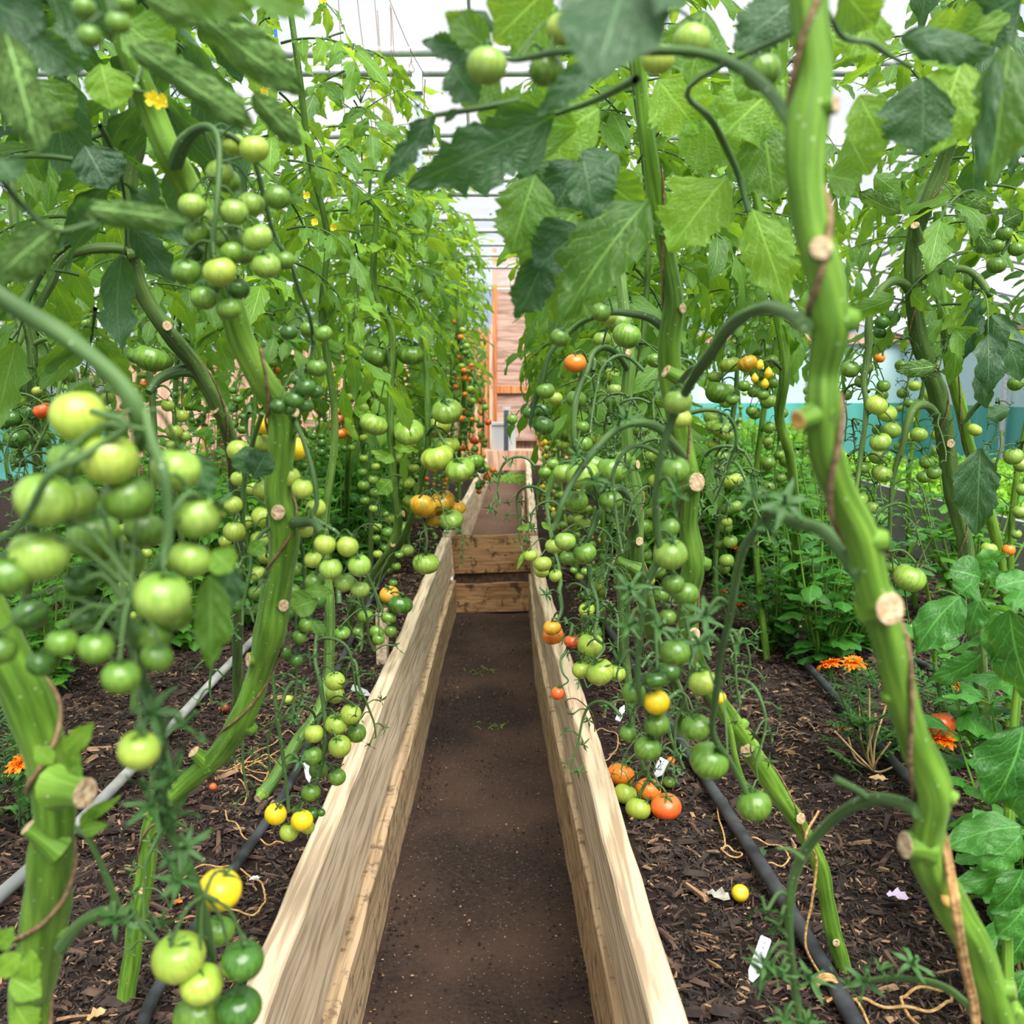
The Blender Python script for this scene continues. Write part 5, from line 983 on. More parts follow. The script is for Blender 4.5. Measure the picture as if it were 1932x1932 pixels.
CRD = RD.stem([(1420,330,2.7,7),(1440,450,2.7,8),(1460,560,2.7,9),(1478,650,2.7,10),(1480,720,2.7,10),(1470,790,2.75,9),(1490,860,2.8,9),(1500,950,2.9,9),(1505,1060,3.1,9),(1500,1180,3.4,8)], n=12)
RD.truss([(1478,700,2.7,3),(1455,680,2.65,3),(1430,690,2.6,2.5),(1430,730,2.6,2)], [(1410,686,38,'byo',.0),(1433,688,16,'py',0),(1450,704,17,'py',0),(1424,713,15,'py',0),(1443,724,16,'py',0),(1404,728,24,'zg',0),(1382,754,24,'zg',0),(1440,745,22,'zg',0),(1418,775,22,'zg',0),(1354,740,48,'zg',.2)], Y=2.6, maxd=.2)
RD.canopy(14, 1.45, 2.2, CRD[0, 0], 2.7, lib=LF_HI+LF_HIB, sc=(.8, 1.1))

# ================================================================== ROWS BEHIND
def canopy_mesh(seed, n=44, z0=1.1, z1=2.3, sc=(.8, 1.3), dens_low=0, mats=None, name='foliage'):
    r = random.Random(seed); mb = MB()
    for k in range(n):
        z = z0+(z1-z0)*(k+r.random())/n; a = k*2.4+r.uniform(-.5, .5); el = r.uniform(-.5, .5)+.25*(z-z0)/(z1-z0)
        d = np.array([math.cos(a)*math.cos(el), math.sin(a)*math.cos(el), math.sin(el)])
        M = M4(d, (r.uniform(-.3, .3), r.uniform(-.3, .3), 1), d*.02+np.array([0, 0, z])); mb.merge(LO[r.randrange(len(LO))], M, r.uniform(*sc))
    # arching top shoots
    for k in range(4):
        a = r.uniform(0, 6.28); d = np.array([math.cos(a)*.5, math.sin(a)*.5, .8]); mb.merge(LO[r.randrange(len(LO))], M4(d, (math.cos(a+3), math.sin(a+3), .6), (0, 0, z1)), r.uniform(.7, 1.0))
    return mb.mesh(name, mats or [LEAF, TRUSS])
CAN = [canopy_mesh(900+k, 60) for k in range(5)]
CANB = [canopy_mesh(950+k, 52, 1.15, 2.38, (.75, 1.2), mats=[LEAFB, TRUSS]) for k in range(3)]
CANH = [canopy_mesh(970+k, 34, 1.42, 2.3, (.8, 1.25)) for k in range(4)]
LOWL = [canopy_mesh(980+k, 6, .65, 1.15, (.35, .6), mats=[LEAF, TRUSS], name='low_leaves') for k in range(3)]
def truss_variant(seed, n, ln, step):
    r = random.Random(seed); mb = MB(); P = [np.zeros(3)]; a = .9
    d0 = 1.0
    for k in range(9):
        t = k/8; P.append(P[-1]+np.array([math.cos(a), .15*math.sin(k+seed), math.sin(a)])*ln*(.13)); a = max(-1.55, a-.75)
    P = smooth(np.array(P), 3); tube(mb, P, np.linspace(.0042, .0016, len(P)), 6, caps=False); fr = []
    for i in range(n):
        k = int(len(P)*(.38+.6*i/max(1, n-1))); k = min(k, len(P)-1); s = 1 if i % 2 else -1; az = r.uniform(-.6, .6)
        off = np.array([math.sin(az)*step, s*step*math.cos(az), -step*r.uniform(.2, .9)])
        top = P[k]+off; tube(mb, smooth([P[k], P[k]+off*[.6, .6, .1], top], 3), .0014, 4, caps=False); fr.append(top)
    return mb.mesh('truss_stalk', TRUSS), fr
TV = {'big': [truss_variant(s_, 4, .20, .035) for s_ in range(3)], 'mid': [truss_variant(10+s_, 7, .26, .026) for s_ in range(4)], 'small': [truss_variant(20+s_, 13, .34, .018) for s_ in range(4)]}
KIND = {'beef': ('big', 'b', .036, ['pg', 'pg', 'g', 'pg', 'yg'], 'large ribbed fruit'), 'zebra': ('mid', 'z', .021, ['g', 'pg', 'g', 'zg'[1:], 'yg'], 'round striped fruit'),
        'cherry': ('small', 'c', .0115, ['g', 'pg', 'g', 'o', 'yg', 'g', 'ro'], 'long cherry fruit strings'), 'dark': ('mid', 'c', .015, ['dg', 'dg', 'g'], 'small dark fruit'),
        'pear': ('small', 'p', .0115, ['y', 'yg', 'g', 'y'], 'small pear-shaped fruit'), 'red': ('mid', 'r', .022, ['g', 'ro', 'o', 'g', 'g'], 'reddening ribbed fruit'), 'pale': ('mid', 'c', .019, ['pg', 'yg', 'pg'], 'round pale green fruit')}
ORD = ['first', 'second', 'third', 'fourth', 'fifth', 'sixth', 'seventh', 'eighth', 'ninth', 'tenth', 'eleventh', 'twelfth', 'thirteenth', 'fourteenth']
def auto(x, y, kind, idx, row, nt=4, top=1.0, bright=False, zr=(.72, 1.35), face=None, lean=0.0, canopy=True, low=.5):
    tv, sh, rad, cols, desc = KIND[kind]
    P_ = Plant('tomato_plant', f'tomato plant with {desc}, {ORD[idx]} in the {row}', (x, y, SOIL), group='tomato plants in rows'); P_.e['category'] = 'plant'
    H = 2.25*top; n = 9; pts = []; ph = rnd.random()*6
    for k in range(n+1):
        t = k/n; pts.append([x+lean*t+.035*math.sin(ph+t*7), y+.03*math.cos(ph*2+t*6), SOIL-.02+t*(H-SOIL), .0105*(1-.55*t)+.001])
    C = smooth(pts, 5); mb = MB(); tube(mb, C[:, :3], C[:, 3], 10, ridge=.08, wob=.05, seed=idx, caps=False); P_.part('stem', mb, STEM if rnd.random() < .6 else STEMD)
    if canopy:
        o = link('foliage', (CANH[rnd.randrange(4)] if 'path-side' not in row and rnd.random() < .75 else (CANB if bright else CAN)[rnd.randrange(3 if bright else 5)]), P_.e, (lean*.8, 0, (top-1)*1.2-SOIL), (0, 0, rnd.uniform(0, 6.28)), (1, 1, 1))
    if rnd.random() < low: link('low_leaves', LOWL[rnd.randrange(3)], P_.e, (0, 0, -SOIL), (0, 0, rnd.uniform(0, 6.28)))
    for q in range(nt):
        z = zr[0]+(zr[1]-zr[0])*(q+.5)/nt+rnd.uniform(-.05, .05); me, fr = rnd.choice(TV[tv]); az = (face if face is not None else -math.pi/2)+rnd.uniform(-1.5, 1.5)
        i = int(np.argmin(np.abs(C[:, 2]-z))); b0 = C[i, :3]-P_.org; sc = rnd.uniform(.85, 1.15)
        link('truss_stalk', me, P_.e, b0, (0, 0, az), sc); ca, sa = math.cos(az), math.sin(az)
        for j, f in enumerate(fr):
            p = b0+sc*np.array([f[0]*ca-f[1]*sa, f[0]*sa+f[1]*ca, f[2]]); r_ = rad*rnd.uniform(.72, 1.18)*(1 if y < 6 else 1.08)
            fl = {'c': .9, 'z': .85, 'b': .6, 'p': 1.1, 'r': .68}[sh]; tl = rnd.uniform(0, .4)
            col = rnd.choice(cols); p = p-np.array([0, 0, r_*fl]); put_fruit(P_.e, p+0, r_, sh, col, v=j, tilt=tl, calyx=(y < 4.2 and rad > .012))
    return P_
RL = 'path-side row of the string-coil bed'; RL2 = 'second row of the string-coil bed'; RL3 = 'third row of the string-coil bed'; RL4 = 'outermost row of the string-coil bed'
RR = 'path-side row of the fallen-tomato bed'; RR2 = 'second row of the fallen-tomato bed'; RR3 = 'third row of the fallen-tomato bed'
for i, (y, k, b_, x) in enumerate([(3.95, 'zebra', 1, -.62), (4.6, 'beef', 0, -.58), (5.2, 'cherry', 1, -.53), (5.9, 'cherry', 0, -.50), (6.7, 'cherry', 1, -.52), (7.6, 'zebra', 0, -.5), (8.6, 'cherry', 1, -.5), (9.7, 'cherry', 0, -.5)]):
    auto(x, y, k, i+4, RL, 5, .98+.02*i, bool(b_), (.62, 1.45), face=-.9, lean=.04)
for i, (y, k, b_, x) in enumerate([(1.75, 'dark', 0, -1.12), (2.6, 'pale', 1, -1.0), (3.25, 'dark', 0, -1.1), (3.9, 'red', 1, -1.05), (4.7, 'zebra', 0, -1.1), (5.6, 'cherry', 1, -1.05), (6.6, 'pear', 0, -1.1), (7.8, 'cherry', 1, -1.1)]):
    auto(x, y, k, i, RL2, 4 if i else 5, 1.0, bool(b_), (.85, 1.5), low=.3)
for i, (y, k, x) in enumerate([(2.35, 'red', -1.55), (3.0, 'pale', -1.75), (3.8, 'zebra', -1.8), (4.8, 'red', -1.8), (6.0, 'dark', -1.85), (7.4, 'pear', -1.8)]):
    auto(x, y, k, i, RL3, 3, 1.0, i % 2 == 1, (.9, 1.5), low=.3)
for i, (y, k, x) in enumerate([(3.4, 'pale', -2.6), (4.4, 'dark', -2.7), (5.6, 'zebra', -2.75), (7.2, 'cherry', -2.7)]):
    auto(x, y, k, i, RL4, 2, 1.0, i % 2 == 0, (1.0, 1.5), low=0)
for i, (y, k, b_, x) in enumerate([(2.55, 'zebra', 0, .33), (3.1, 'zebra', 1, .34), (3.7, 'zebra', 0, .32), (4.35, 'zebra', 1, .32), (5.0, 'pear', 0, .31), (5.8, 'zebra', 1, .32), (6.7, 'cherry', 0, .36), (7.7, 'zebra', 1, .38), (8.8, 'cherry', 0, .4), (10, 'zebra', 1, .42)]):
    auto(x, y, k, i+3, RR, 5, .99+.02*i, bool(b_), (.62, 1.45), face=-2.2, lean=-.03)
for i, (y, k, b_, x) in enumerate([(3.1, 'zebra', 1, .82), (3.9, 'beef', 0, .86), (4.8, 'zebra', 1, .85), (5.8, 'red', 0, .9), (7.0, 'zebra', 1, .9), (8.4, 'pear', 0, .9)]):
    auto(x, y, k, i+1, RR2, 4, 1.0, bool(b_), (.85, 1.5), low=.3)
for i, (y, k, b_, x) in enumerate([(2.9, 'pale', 1, 1.55), (3.8, 'zebra', 0, 1.6), (5.2, 'pale', 1, 1.6), (6.8, 'zebra', 0, 1.6)]):
    auto(x, y, k, i+1, RR3, 3, 1.0, bool(b_), (1.0, 1.5), low=0)

# extra single fruit seen behind, hung on their own plants
X1 = Plant('tomato_plant', 'weathered brown-tinged plant with reddening fruit behind the nearest big cluster', (-1.05, 1.95, SOIL))
X1.stem([(20,300,1.7,8),(30,450,1.7,9),(38,560,1.7,9),(60,650,1.72,10),(60,760,1.75,10),(72,900,1.8,9),(60,1050,1.85,9),(40,1200,1.9,9),(30,1400,1.95,9)], n=10, mat=STEMD)
X1.truss([(60,650,1.72,5),(95,640,1.7,5),(115,680,1.68,4),(110,740,1.66,4),(90,800,1.66,3),(60,860,1.66,3)],
   [(118,683,30,'rro',.02),(81,775,36,'rro',0),(128,706,40,'zg',.05),(70,738,20,'zyg',.05),(28,828,42,'zdg',0),(25,790,34,'zdg',.03),(55,778,34,'zdg',.04),(8,800,24,'zdg',.05),(78,830,32,'zdg',.05),(36,870,28,'zdg',.02),(50,905,24,'zg',.05),(105,600,22,'zg',.05),(90,575,22,'zg',.1),(118,590,20,'zg',.1),(160,610,22,'zg',.1),(135,612,18,'zg',.1)], Y=1.66, mat=STEMD, maxd=.2,
   empties=[(60,790,1.65),(75,700,1.65),(95,760,1.65),(40,850,1.65),(85,880,1.65),(20,740,1.65)])
X1.truss([(0,700,1.7,4),(40,640,1.7,5),(30,600,1.7,4)], [], mat=STEMD)
X2 = Plant('tomato_plant', 'low vine with orange-red pumpkin-ribbed fruit seen over the basil', ground(655, 1010))
X2.stem([(650,560,3.9,5),(655,700,3.9,5),(660,800,4.0,5),(655,900,4.1,5),(655,1010,5.0,5)], n=8)
X2.truss([(655,760,3.9,3),(640,770,3.85,2.5),(640,790,3.85,2)], [(640,788,24,'rro',0),(632,803,22,'bro',.03),(643,817,26,'bo',.0),(658,816,22,'bo',.02),(638,775,12,'co',0),(591,823,16,'cdg',0),(607,823,14,'cdg',0),(625,820,18,'cdg',.1),(607,835,18,'cdg',0),(623,846,16,'cdg',0),(607,853,18,'cdg',0),(620,862,15,'cdg',0),(633,862,16,'cdg',0),(650,846,15,'cdg',0),(669,704,14,'co',.2),(637,753,9,'cg',.1)], Y=3.8, maxd=.25)
X3 = Plant('tomato_plant', 'trailing vine with an orange-red tomato above a marigold, beyond the very thick stem', ground(1800, 1470))
X3.stem([(1745,1090,2.1,4),(1760,1180,2.15,4),(1766,1270,2.18,4),(1785,1340,2.2,4),(1838,1420,2.2,5),(1865,1450,2.2,5)], n=8)
X3.truss([(1762,1250,2.17,3),(1772,1300,2.16,3),(1773,1340,2.15,2)], [(1772,1367,60,'oro',0),(1824,1428,28,'zg',.05)], Y=2.15, maxd=.25)

# dense strings of small fruit over the far plank end
X4 = Plant('tomato_plant', 'cherry plant trailing dense strings of green and orange fruit over the far path', (-.43, 5.75, SOIL))
X4.stem([(858,470,5.6,4),(862,560,5.6,4),(868,660,5.62,4),(876,740,5.65,4),(868,830,5.7,4),(866,900,5.75,4)], n=8, mat=STEMM)
r2 = random.Random(12)
for (pts, nf) in [([(868,640,5.6,2.5),(884,700,5.55,2),(890,770,5.5,2),(885,830,5.5,1.5)], 26), ([(872,690,5.6,2.5),(905,730,5.5,2),(912,800,5.45,2),(908,860,5.4,1.5),(925,905,5.4,1)], 26), ([(870,760,5.65,2),(880,840,5.6,2),(898,890,5.55,1.5),(915,920,5.5,1)], 22), ([(866,600,5.6,2),(852,680,5.6,2),(850,760,5.6,1.5)], 14)]:
    fr = []
    for k in range(nf):
        t = k/nf*(len(pts)-1); i = int(t); f = t-i; x = pts[i][0]*(1-f)+pts[i+1][0]*f; y = pts[i][1]*(1-f)+pts[i+1][1]*f
        fr.append((x+r2.gauss(0, 9), y+r2.gauss(0, 6)+6, r2.choice([9, 11, 12, 13, 15]), 'c'+r2.choice(['g', 'g', 'yg', 'pg', 'g', 'dg', 'o', 'ro', 'o']), r2.uniform(-.08, .08)))
    X4.truss(pts, fr, Y=pts[1][2], sides=5)
# ---- bare picked trusses with curled calyxes, all over the lower parts of the plants
def bare_truss(seed):
    r = random.Random(seed); mb = MB(); P = [np.zeros(3)]; a = .6
    for k in range(8): P.append(P[-1]+np.array([math.cos(a)*.02, r.uniform(-.006, .006), math.sin(a)*.02])); a = max(-1.5, a-.55)
    P = smooth(np.array(P), 3); tube(mb, P, np.linspace(.0028, .0012, len(P)), 6, caps=False)
    for i in range(7):
        k = int(len(P)*(.3+.68*i/6)); k = min(k, len(P)-1); s = 1 if i % 2 else -1; d = nrm([r.uniform(-.4, .6), s, r.uniform(-.9, .3)]); q = P[k]+d*r.uniform(.012, .024)
        tube(mb, smooth([P[k], (P[k]+q)/2+[0, 0, .004], q], 3), .0011, 4, caps=False)
        for j in range(5):
            an = j*1.257+r.random(); u = nrm(np.cross(d, [0.3, .2, 1])); w = np.cross(d, u); dd = nrm(d*.55+math.cos(an)*u+math.sin(an)*w)
            leaflet(mb, 6, 1, .014*r.uniform(.7, 1.2), .2, .5, r.uniform(1.0, 2.5), 0, 0, M=M4(dd, d, q), seed=j, tipcurl=r.uniform(-5.5, 0), quilt=0)
    return mb.mesh('picked_truss', TRUSS)
BT = [bare_truss(k) for k in range(5)]
def picked(pl, spots, sc=1.0):
    for (px, py, Y) in spots:
        p = at(px, py, Y)-pl.org; link('picked_truss', BT[rnd.randrange(5)], pl.e, p, (rnd.uniform(-.3, .3), rnd.uniform(-.3, .3), rnd.uniform(0, 6.28)), sc*rnd.uniform(.8, 1.3))
picked(R2, [(1060,760,1.8),(1130,760,1.7),(1120,700,1.75),(1150,800,1.75),(1100,860,1.8),(1060,960,1.75),(1090,1000,1.7),(1070,1110,1.8),(1140,1090,1.75),(1160,1180,1.7),(1100,1150,1.8),(1070,1180,1.8),(1210,1260,1.7),(1180,1240,1.7),(1150,1330,1.8),(1220,1390,1.9),(1010,880,2.2),(1030,930,2.1),(1215,700,1.5),(1225,760,1.5),(1190,860,1.6),(1225,930,1.6),(1160,1000,1.7),(1270,1420,1.95),(1290,1350,1.9)])
picked(R1, [(1320,700,1.3),(1300,780,1.25),(1250,860,1.1),(1330,860,1.5),(1350,900,1.5),(1370,850,1.6),(1340,1240,1.2),(1300,1180,1.15),(1380,1290,1.25),(1210,1180,1.0),(1180,1140,1.0),(1250,1330,1.1),(1170,1350,1.3),(1390,1220,1.3)])
picked(RB, [(1640,740,1.8),(1620,800,1.8),(1600,860,1.85),(1640,900,1.8),(1680,920,1.8),(1700,860,1.85),(1760,800,1.8),(1720,960,1.8),(1660,990,1.85),(1900,680,1.9),(1880,760,1.9),(1890,820,1.9),(1850,640,1.85),(1700,640,1.85),(1760,1120,1.9),(1840,1180,1.9),(1640,660,1.8),(1600,700,1.9)])
picked(L1, [(560,960,1.1),(590,1010,1.1),(640,1140,1.2),(480,1130,1.2),(500,1330,1.35),(560,1290,1.3),(440,1200,1.3),(600,1210,1.4),(640,1250,1.5),(470,780,1.2),(560,1370,1.4),(350,1560,1.2)])
picked(X1, [(30,700,1.65),(80,690,1.65),(110,640,1.65),(60,820,1.65),(100,870,1.65),(20,880,1.65),(50,960,1.65),(90,940,1.65),(20,640,1.7),(130,760,1.7)])
picked(L3, [(790,940,2.8),(815,1000,2.85),(700,1120,2.8),(720,1000,3.0),(760,900,2.9),(840,1000,2.8),(655,1130,2.9)])
# ================================================================== BASIL, MARIGOLD, LETTUCE
def basil_mesh(seed, h=.40, nb=13, leaf=.066, hi=False, nodes=5, mat=None):
    r = random.Random(seed); mb = MB(); st = MB()
    for b_ in range(nb):
        a = r.uniform(0, 6.28); sp = r.uniform(.15, .75) if b_ else .05; P = []; p = np.zeros(3); d = nrm([math.cos(a)*sp, math.sin(a)*sp, 1.0]); hh = h*r.uniform(.65, 1.05)
        for k in range(nodes+1):
            P.append(p.copy()); p = p+d*hh/nodes; d = nrm(d+np.array([0, 0, .12]))
        P = np.array(P); tube(st, smooth(P, 3), np.linspace(.0045, .0018, nodes*3+1), 6, caps=False)
        for k in range(1, nodes+1):
            a2 = a+k*1.57; 
            for s in range(2 if k < nodes else 4):
                an = a2+s*(math.pi if k < nodes else 1.57)+r.uniform(-.3, .3); el = r.uniform(-.1, .5) if k < nodes else r.uniform(.3, .9); d2 = np.array([math.cos(an)*math.cos(el), math.sin(an)*math.cos(el), math.sin(el)])
                L = leaf*r.uniform(.6, 1.25)*(1 if k < nodes else .6); M = M4(d2, (0, 0, 1), P[k]+d2*L*.25); tube(st, [P[k], P[k]+d2*L*.28], .0012, 4, caps=False)
                leaflet(mb, 12 if hi else 7, 3 if hi else 2, L, r.uniform(.58, .72), -r.uniform(.3, .9), r.uniform(.3, 1.3), .03, 0, M=M, seed=r.randrange(999), quilt=.05, ovate=.3)
                if r.random() < .5:
                    d3 = nrm(d2+np.array([0, 0, .9])); leaflet(mb, 6, 2, L*.45, .6, -.7, .6, 0, 0, M=M4(d3, (0, 0, 1), P[k]+d3*.006), seed=r.randrange(999), quilt=.04)
    return mb.mesh('foliage', mat or BASIL), st.mesh('stems', STEM)
BM = [basil_mesh(s_) for s_ in range(3)]; BL = [basil_mesh(30+s_, .44, 22, .058, mat=BASILB) for s_ in range(4)]; BH = [basil_mesh(20+s_, .50, 7, .105, True, 4) for s_ in range(2)]
def basil(x, y, sc, lab, lib=None, z=SOIL-.01):
    e = empty('basil_plant', (x, y, z), lab, 'plant', 'basil plants'); a, b_ = rnd.choice(lib or BM); rz = rnd.uniform(0, 6.28)
    link('foliage', a, e, (0, 0, 0), (0, 0, rz), sc); link('stem', b_, e, (0, 0, 0), (0, 0, rz), sc); return e
basil(.98, 3.0, 1.25, 'bushy basil in the bare mulch gap left of the very thick stem, nearest one'); basil(1.12, 3.15, 1.15, 'bushy basil just behind the nearest clump left of the very thick stem'); basil(.88, 3.2, .95, 'smaller basil crowding the clump on its path side')
basil(.86, 1.5, .9, 'large-leaved basil at the picture edge beside the very thick stem, upper leaves cupped', [BH[0]]); basil(.93, 1.62, 1.05, 'large-leaved basil behind the cupped one at the picture edge', [BH[1]]); basil(.73, 1.22, .62, 'low basil touching the foot of the very thick stem', [BH[1]]); basil(.86, 1.28, .62, 'low basil in the bottom corner under the cupped one', [BH[0]])
k_ = 0
def near_words(i): return ORD[i % 14]
US = []
r0 = random.Random(3)
for i in range(20): US.append((r0.uniform(-1.75, -.78), 3.5+.33*i*r0.uniform(.9, 1.1), 'string-coil'))
for i in range(20): US.append((r0.uniform(.62, 1.75), 3.55+.30*i*r0.uniform(.9, 1.1), 'fallen-tomato'))
US += [(-.95, 3.9, 'string-coil'), (-1.35, 3.5, 'string-coil'), (-.9, 5.0, 'string-coil'), (-1.0, 6.2, 'string-coil'), (-.82, 4.6, 'string-coil'), (-.80, 5.4, 'string-coil'), (-.78, 6.4, 'string-coil'), (-1.1, 4.1, 'string-coil'), (.62, 4.3, 'fallen-tomato'), (.6, 5.2, 'fallen-tomato'), (1.15, 3.9, 'fallen-tomato'), (1.05, 4.4, 'fallen-tomato'), (1.3, 5.0, 'fallen-tomato'), (-1.0, 3.6, 'string-coil'), (-1.3, 4.2, 'string-coil'), (-1.15, 4.8, 'string-coil'), (-.85, 5.8, 'string-coil'), (-1.25, 3.7, 'string-coil'), (-.95, 4.3, 'string-coil'), (-.85, 5.1, 'string-coil'), (-1.5, 2.5, 'string-coil'), (-1.35, 2.75, 'string-coil'), (-1.6, 3.1, 'string-coil'), (-1.1, 3.2, 'string-coil')]
US.sort(key=lambda t: t[1]); cn = {'string-coil': 0, 'fallen-tomato': 0}
for x, y, bed in US:
    c = cn[bed]; cn[bed] += 1; w_ = (ORD[c] if c < 14 else {14: 'fifteenth', 15: 'sixteenth', 16: 'seventeenth', 17: 'eighteenth', 18: 'nineteenth', 19: 'twentieth', 20: 'twenty-first', 21: 'twenty-second', 22: 'twenty-third', 23: 'twenty-fourth', 24: 'twenty-fifth', 25: 'twenty-sixth', 26: 'twenty-seventh', 27: 'twenty-eighth', 28: 'twenty-ninth', 29: 'thirtieth', 30: 'thirty-first', 31: 'thirty-second', 32: 'thirty-third', 33: 'thirty-fourth', 34: 'thirty-fifth', 35: 'thirty-sixth', 36: 'thirty-seventh', 37: 'thirty-eighth', 38: 'thirty-ninth', 39: 'fortieth'}[c])
    basil(x, y, r0.uniform(1.15, 1.65) if y > 3.4 else 1.0, f'leafy basil, {w_} going away between the rows of the {bed} bed', BL+BM[:1])

def petal_head(r_, seed, mat):
    r = random.Random(seed); mb = MB()
    for ring, (n, rr, el) in enumerate([(14, 1.0, .05), (12, .85, .35), (10, .65, .7), (7, .42, 1.05), (4, .2, 1.3)]):
        for k in range(n):
            a = k*6.283/n+ring*.3+r.uniform(-.1, .1); e_ = el+r.uniform(-.15, .15); d = np.array([math.cos(a)*math.cos(e_), math.sin(a)*math.cos(e_), math.sin(e_)])
            leaflet(mb, 5, 2, r_*rr*r.uniform(.85, 1.1), .62, .6, r.uniform(.2, 1.1), .1, 0, M=M4(d, (0, 0, 1), d*r_*.1), seed=r.randrange(99), quilt=.12, ovate=-.6)
    return mb.mesh('flower_head', mat)
HEAD = [petal_head(.030, 1, PETO), petal_head(.026, 2, PETO), petal_head(.022, 3, PETR)]
def feather(seed, h=.2, n=16):
    r = random.Random(seed); mb = MB()
    for k in range(n):
        a = r.uniform(0, 6.28); z = r.uniform(.0, h); d = nrm([math.cos(a), math.sin(a), r.uniform(.1, .9)]); L = r.uniform(.05, .09); b0 = np.array([0, 0, z])+d*[.02, .02, 0]
        tube(mb, [b0, b0+d*L], .0008, 4, caps=False)
        y = nrm(np.cross([0, 0, 1], d))
        for q in range(1, 7):
            for s in (-1, 1):
                dd = nrm(d*.8+y*s*.8+np.array([0, 0, r.uniform(-.2, .2)])); leaflet(mb, 4, 1, L*.34, .26, .3, .4, .3, 0, M=M4(dd, (0, 0, 1), b0+d*L*q/6.5), seed=q, quilt=0)
    return mb.mesh('foliage', MARL)
FE = [feather(s_) for s_ in range(3)]
def marigold(px, py, gx, gy, lab, heads=1, sc=1.0, red=0, fol=True):
    """flower at picture point (px, py), root at ground point (gx, gy)"""
    g = ground(gx, gy); e = empty('marigold_plant', g, lab, 'flower', 'marigolds'); p = at(px, py, g[1]-.02)
    if fol:
        for q in range(3):
            link('foliage', FE[(q+heads) % 3], e, (rnd.uniform(-.05, .05), rnd.uniform(-.04, .04), 0), (0, 0, rnd.uniform(0, 6)), sc*rnd.uniform(.8, 1.2))
    for hq in range(heads):
        q = p-g+np.array([.052*hq*sc, .0, .004*hq]); mb = MB(); tube(mb, smooth([(0, 0, 0), q*[.5, .5, .45], q-np.array([0, 0, .012])], 4), .0022*sc, 6)
        tube(mb, [q-np.array([0, 0, .03*sc]), q-np.array([0, 0, .016*sc]), q], [.003*sc, .0075*sc, .009*sc], 8); link('flower_stalk', mb.mesh('flower_stalk', TRUSS), e)
        link('flower_head', HEAD[2 if red else (hq % 2)], e, q, (rnd.uniform(-.1, .5), rnd.uniform(-.3, .3), rnd.uniform(0, 6)), sc)
    return e
marigold(1566, 1254, 1648, 1452, 'marigold with two orange heads side by side above pale bare stalks', 2, 1.05)
marigold(1780, 1396, 1772, 1452, 'marigold with one full orange head under the hanging orange-red tomato', 1, 1.15)
marigold(1797, 1290, 1800, 1400, 'marigold with a flat orange head above feathery leaves below the basil', 1, .95)
marigold(1388, 1034, 1395, 1112, 'marigold with an orange head behind the stalk of picked fruit, farthest of three', 2, .8, red=1)
marigold(1366, 1117, 1378, 1178, 'marigold with a small orange head low beside the leaning stem', 1, .75, red=1)
marigold(1396, 1142, 1400, 1190, 'marigold with a reddish orange head next to the black pipe', 1, .8, red=1)
marigold(1590, 1372, 1640, 1440, 'withered marigold with a small dark orange head on the bare mulch', 1, .4, red=1, fol=False)
marigold(38, 1440, 36, 1560, 'marigold with an orange head peeping out beside the nearest thick stem', 1, 1.0)
marigold(1225, 893, 1240, 960, 'far marigold with an orange head behind the big striped fruit', 1, .8, red=1)
marigold(612, 905, 620, 985, 'far marigold with orange heads in the greenery behind the half-ripe fruit', 2, .9)
marigold(1336, 905, 1340, 990, 'far small marigold between the basil and leaning stem', 1, .7)
# bare pale stalks
g = ground(1648, 1455); mb = MB()
for (x, y) in [(1600, 1390), (1575, 1380), (1622, 1330), (1650, 1370), (1680, 1400), (1700, 1440), (1672, 1330), (1640, 1300)]:
    p = at(x, y, g[1]+rnd.uniform(-.08, .08)); tube(mb, smooth([g, (g+p)/2+[rnd.uniform(-.02, .02), 0, -.01], p], 4), [.0035]+[.0028]*6+[.0018]*2 if 0 else .0026, 6)
tag(link('bare_stalk', mb.mesh('bare_stalk', DRY)), 'branched dry pale stalk rooted in the mulch by the two-headed marigold', 'plant')
def lettuce_mesh(seed):
    r = random.Random(seed); mb = MB()
    for k in range(18):
        a = k*2.4; el = .15+1.2*k/18; d = np.array([math.cos(a)*math.cos(el), math.sin(a)*math.cos(el), math.sin(el)]); L = .16*(1-.35*k/18)
        leaflet(mb, 12, 4, L, .95, .5, -.6, .12, .05, M=M4(d, (0, 0, 1), d*.012), seed=r.randrange(999), quilt=.16, ovate=-.7)
    return mb.mesh('foliage', LETT)
LM = [lettuce_mesh(s_) for s_ in range(3)]
r1 = random.Random(9); li = 0
for i in range(9):
    for j in range(3):
        x, y = 2.42+.42*j+r1.uniform(-.05, .05), 4.0+.42*i+r1.uniform(-.05, .05)
        e = empty('lettuce', (x, y, .64), f'bright green lettuce, {ORD[i]} along the {["nearest","middle","outer"][j]} line behind the grey panel', 'lettuce', 'lettuces in the bed by the mesh wall')
        link('foliage', LM[(i+j) % 3], e, (0, 0, -.02), (0, 0, r1.uniform(0, 6)), r1.uniform(1.1, 1.5))
for i in range(12):
    x, y = 1.35+.4*(i % 4)+r1.uniform(-.04, .04), 8.45+.4*(i//4)
    e = empty('lettuce', (x, y, .72), f'bright green lettuce below the yellow pear tomatoes, {ORD[i]} of the patch', 'lettuce', 'lettuces below the yellow pear tomatoes')
    link('foliage', LM[i % 3], e, (0, 0, 0), (0, 0, r1.uniform(0, 6)), 1.8)
b = MB(); grid(b, 2.17, 4.4, 2.6, 8.2, 20, 40, lambda X, Y: .63+.01*vnoise(X, Y, 8, 2)); box(b, (4.4, 5.4, .5), (.02, 5.6, .26)); box(b, (3.28, 2.6, .5), (2.24, .02, .26)); tag(link('raised_soil', b.mesh('raised_soil', SOILM, True)), 'raised soil of the lettuce bed behind the grey panel', 'soil', kind='stuff')

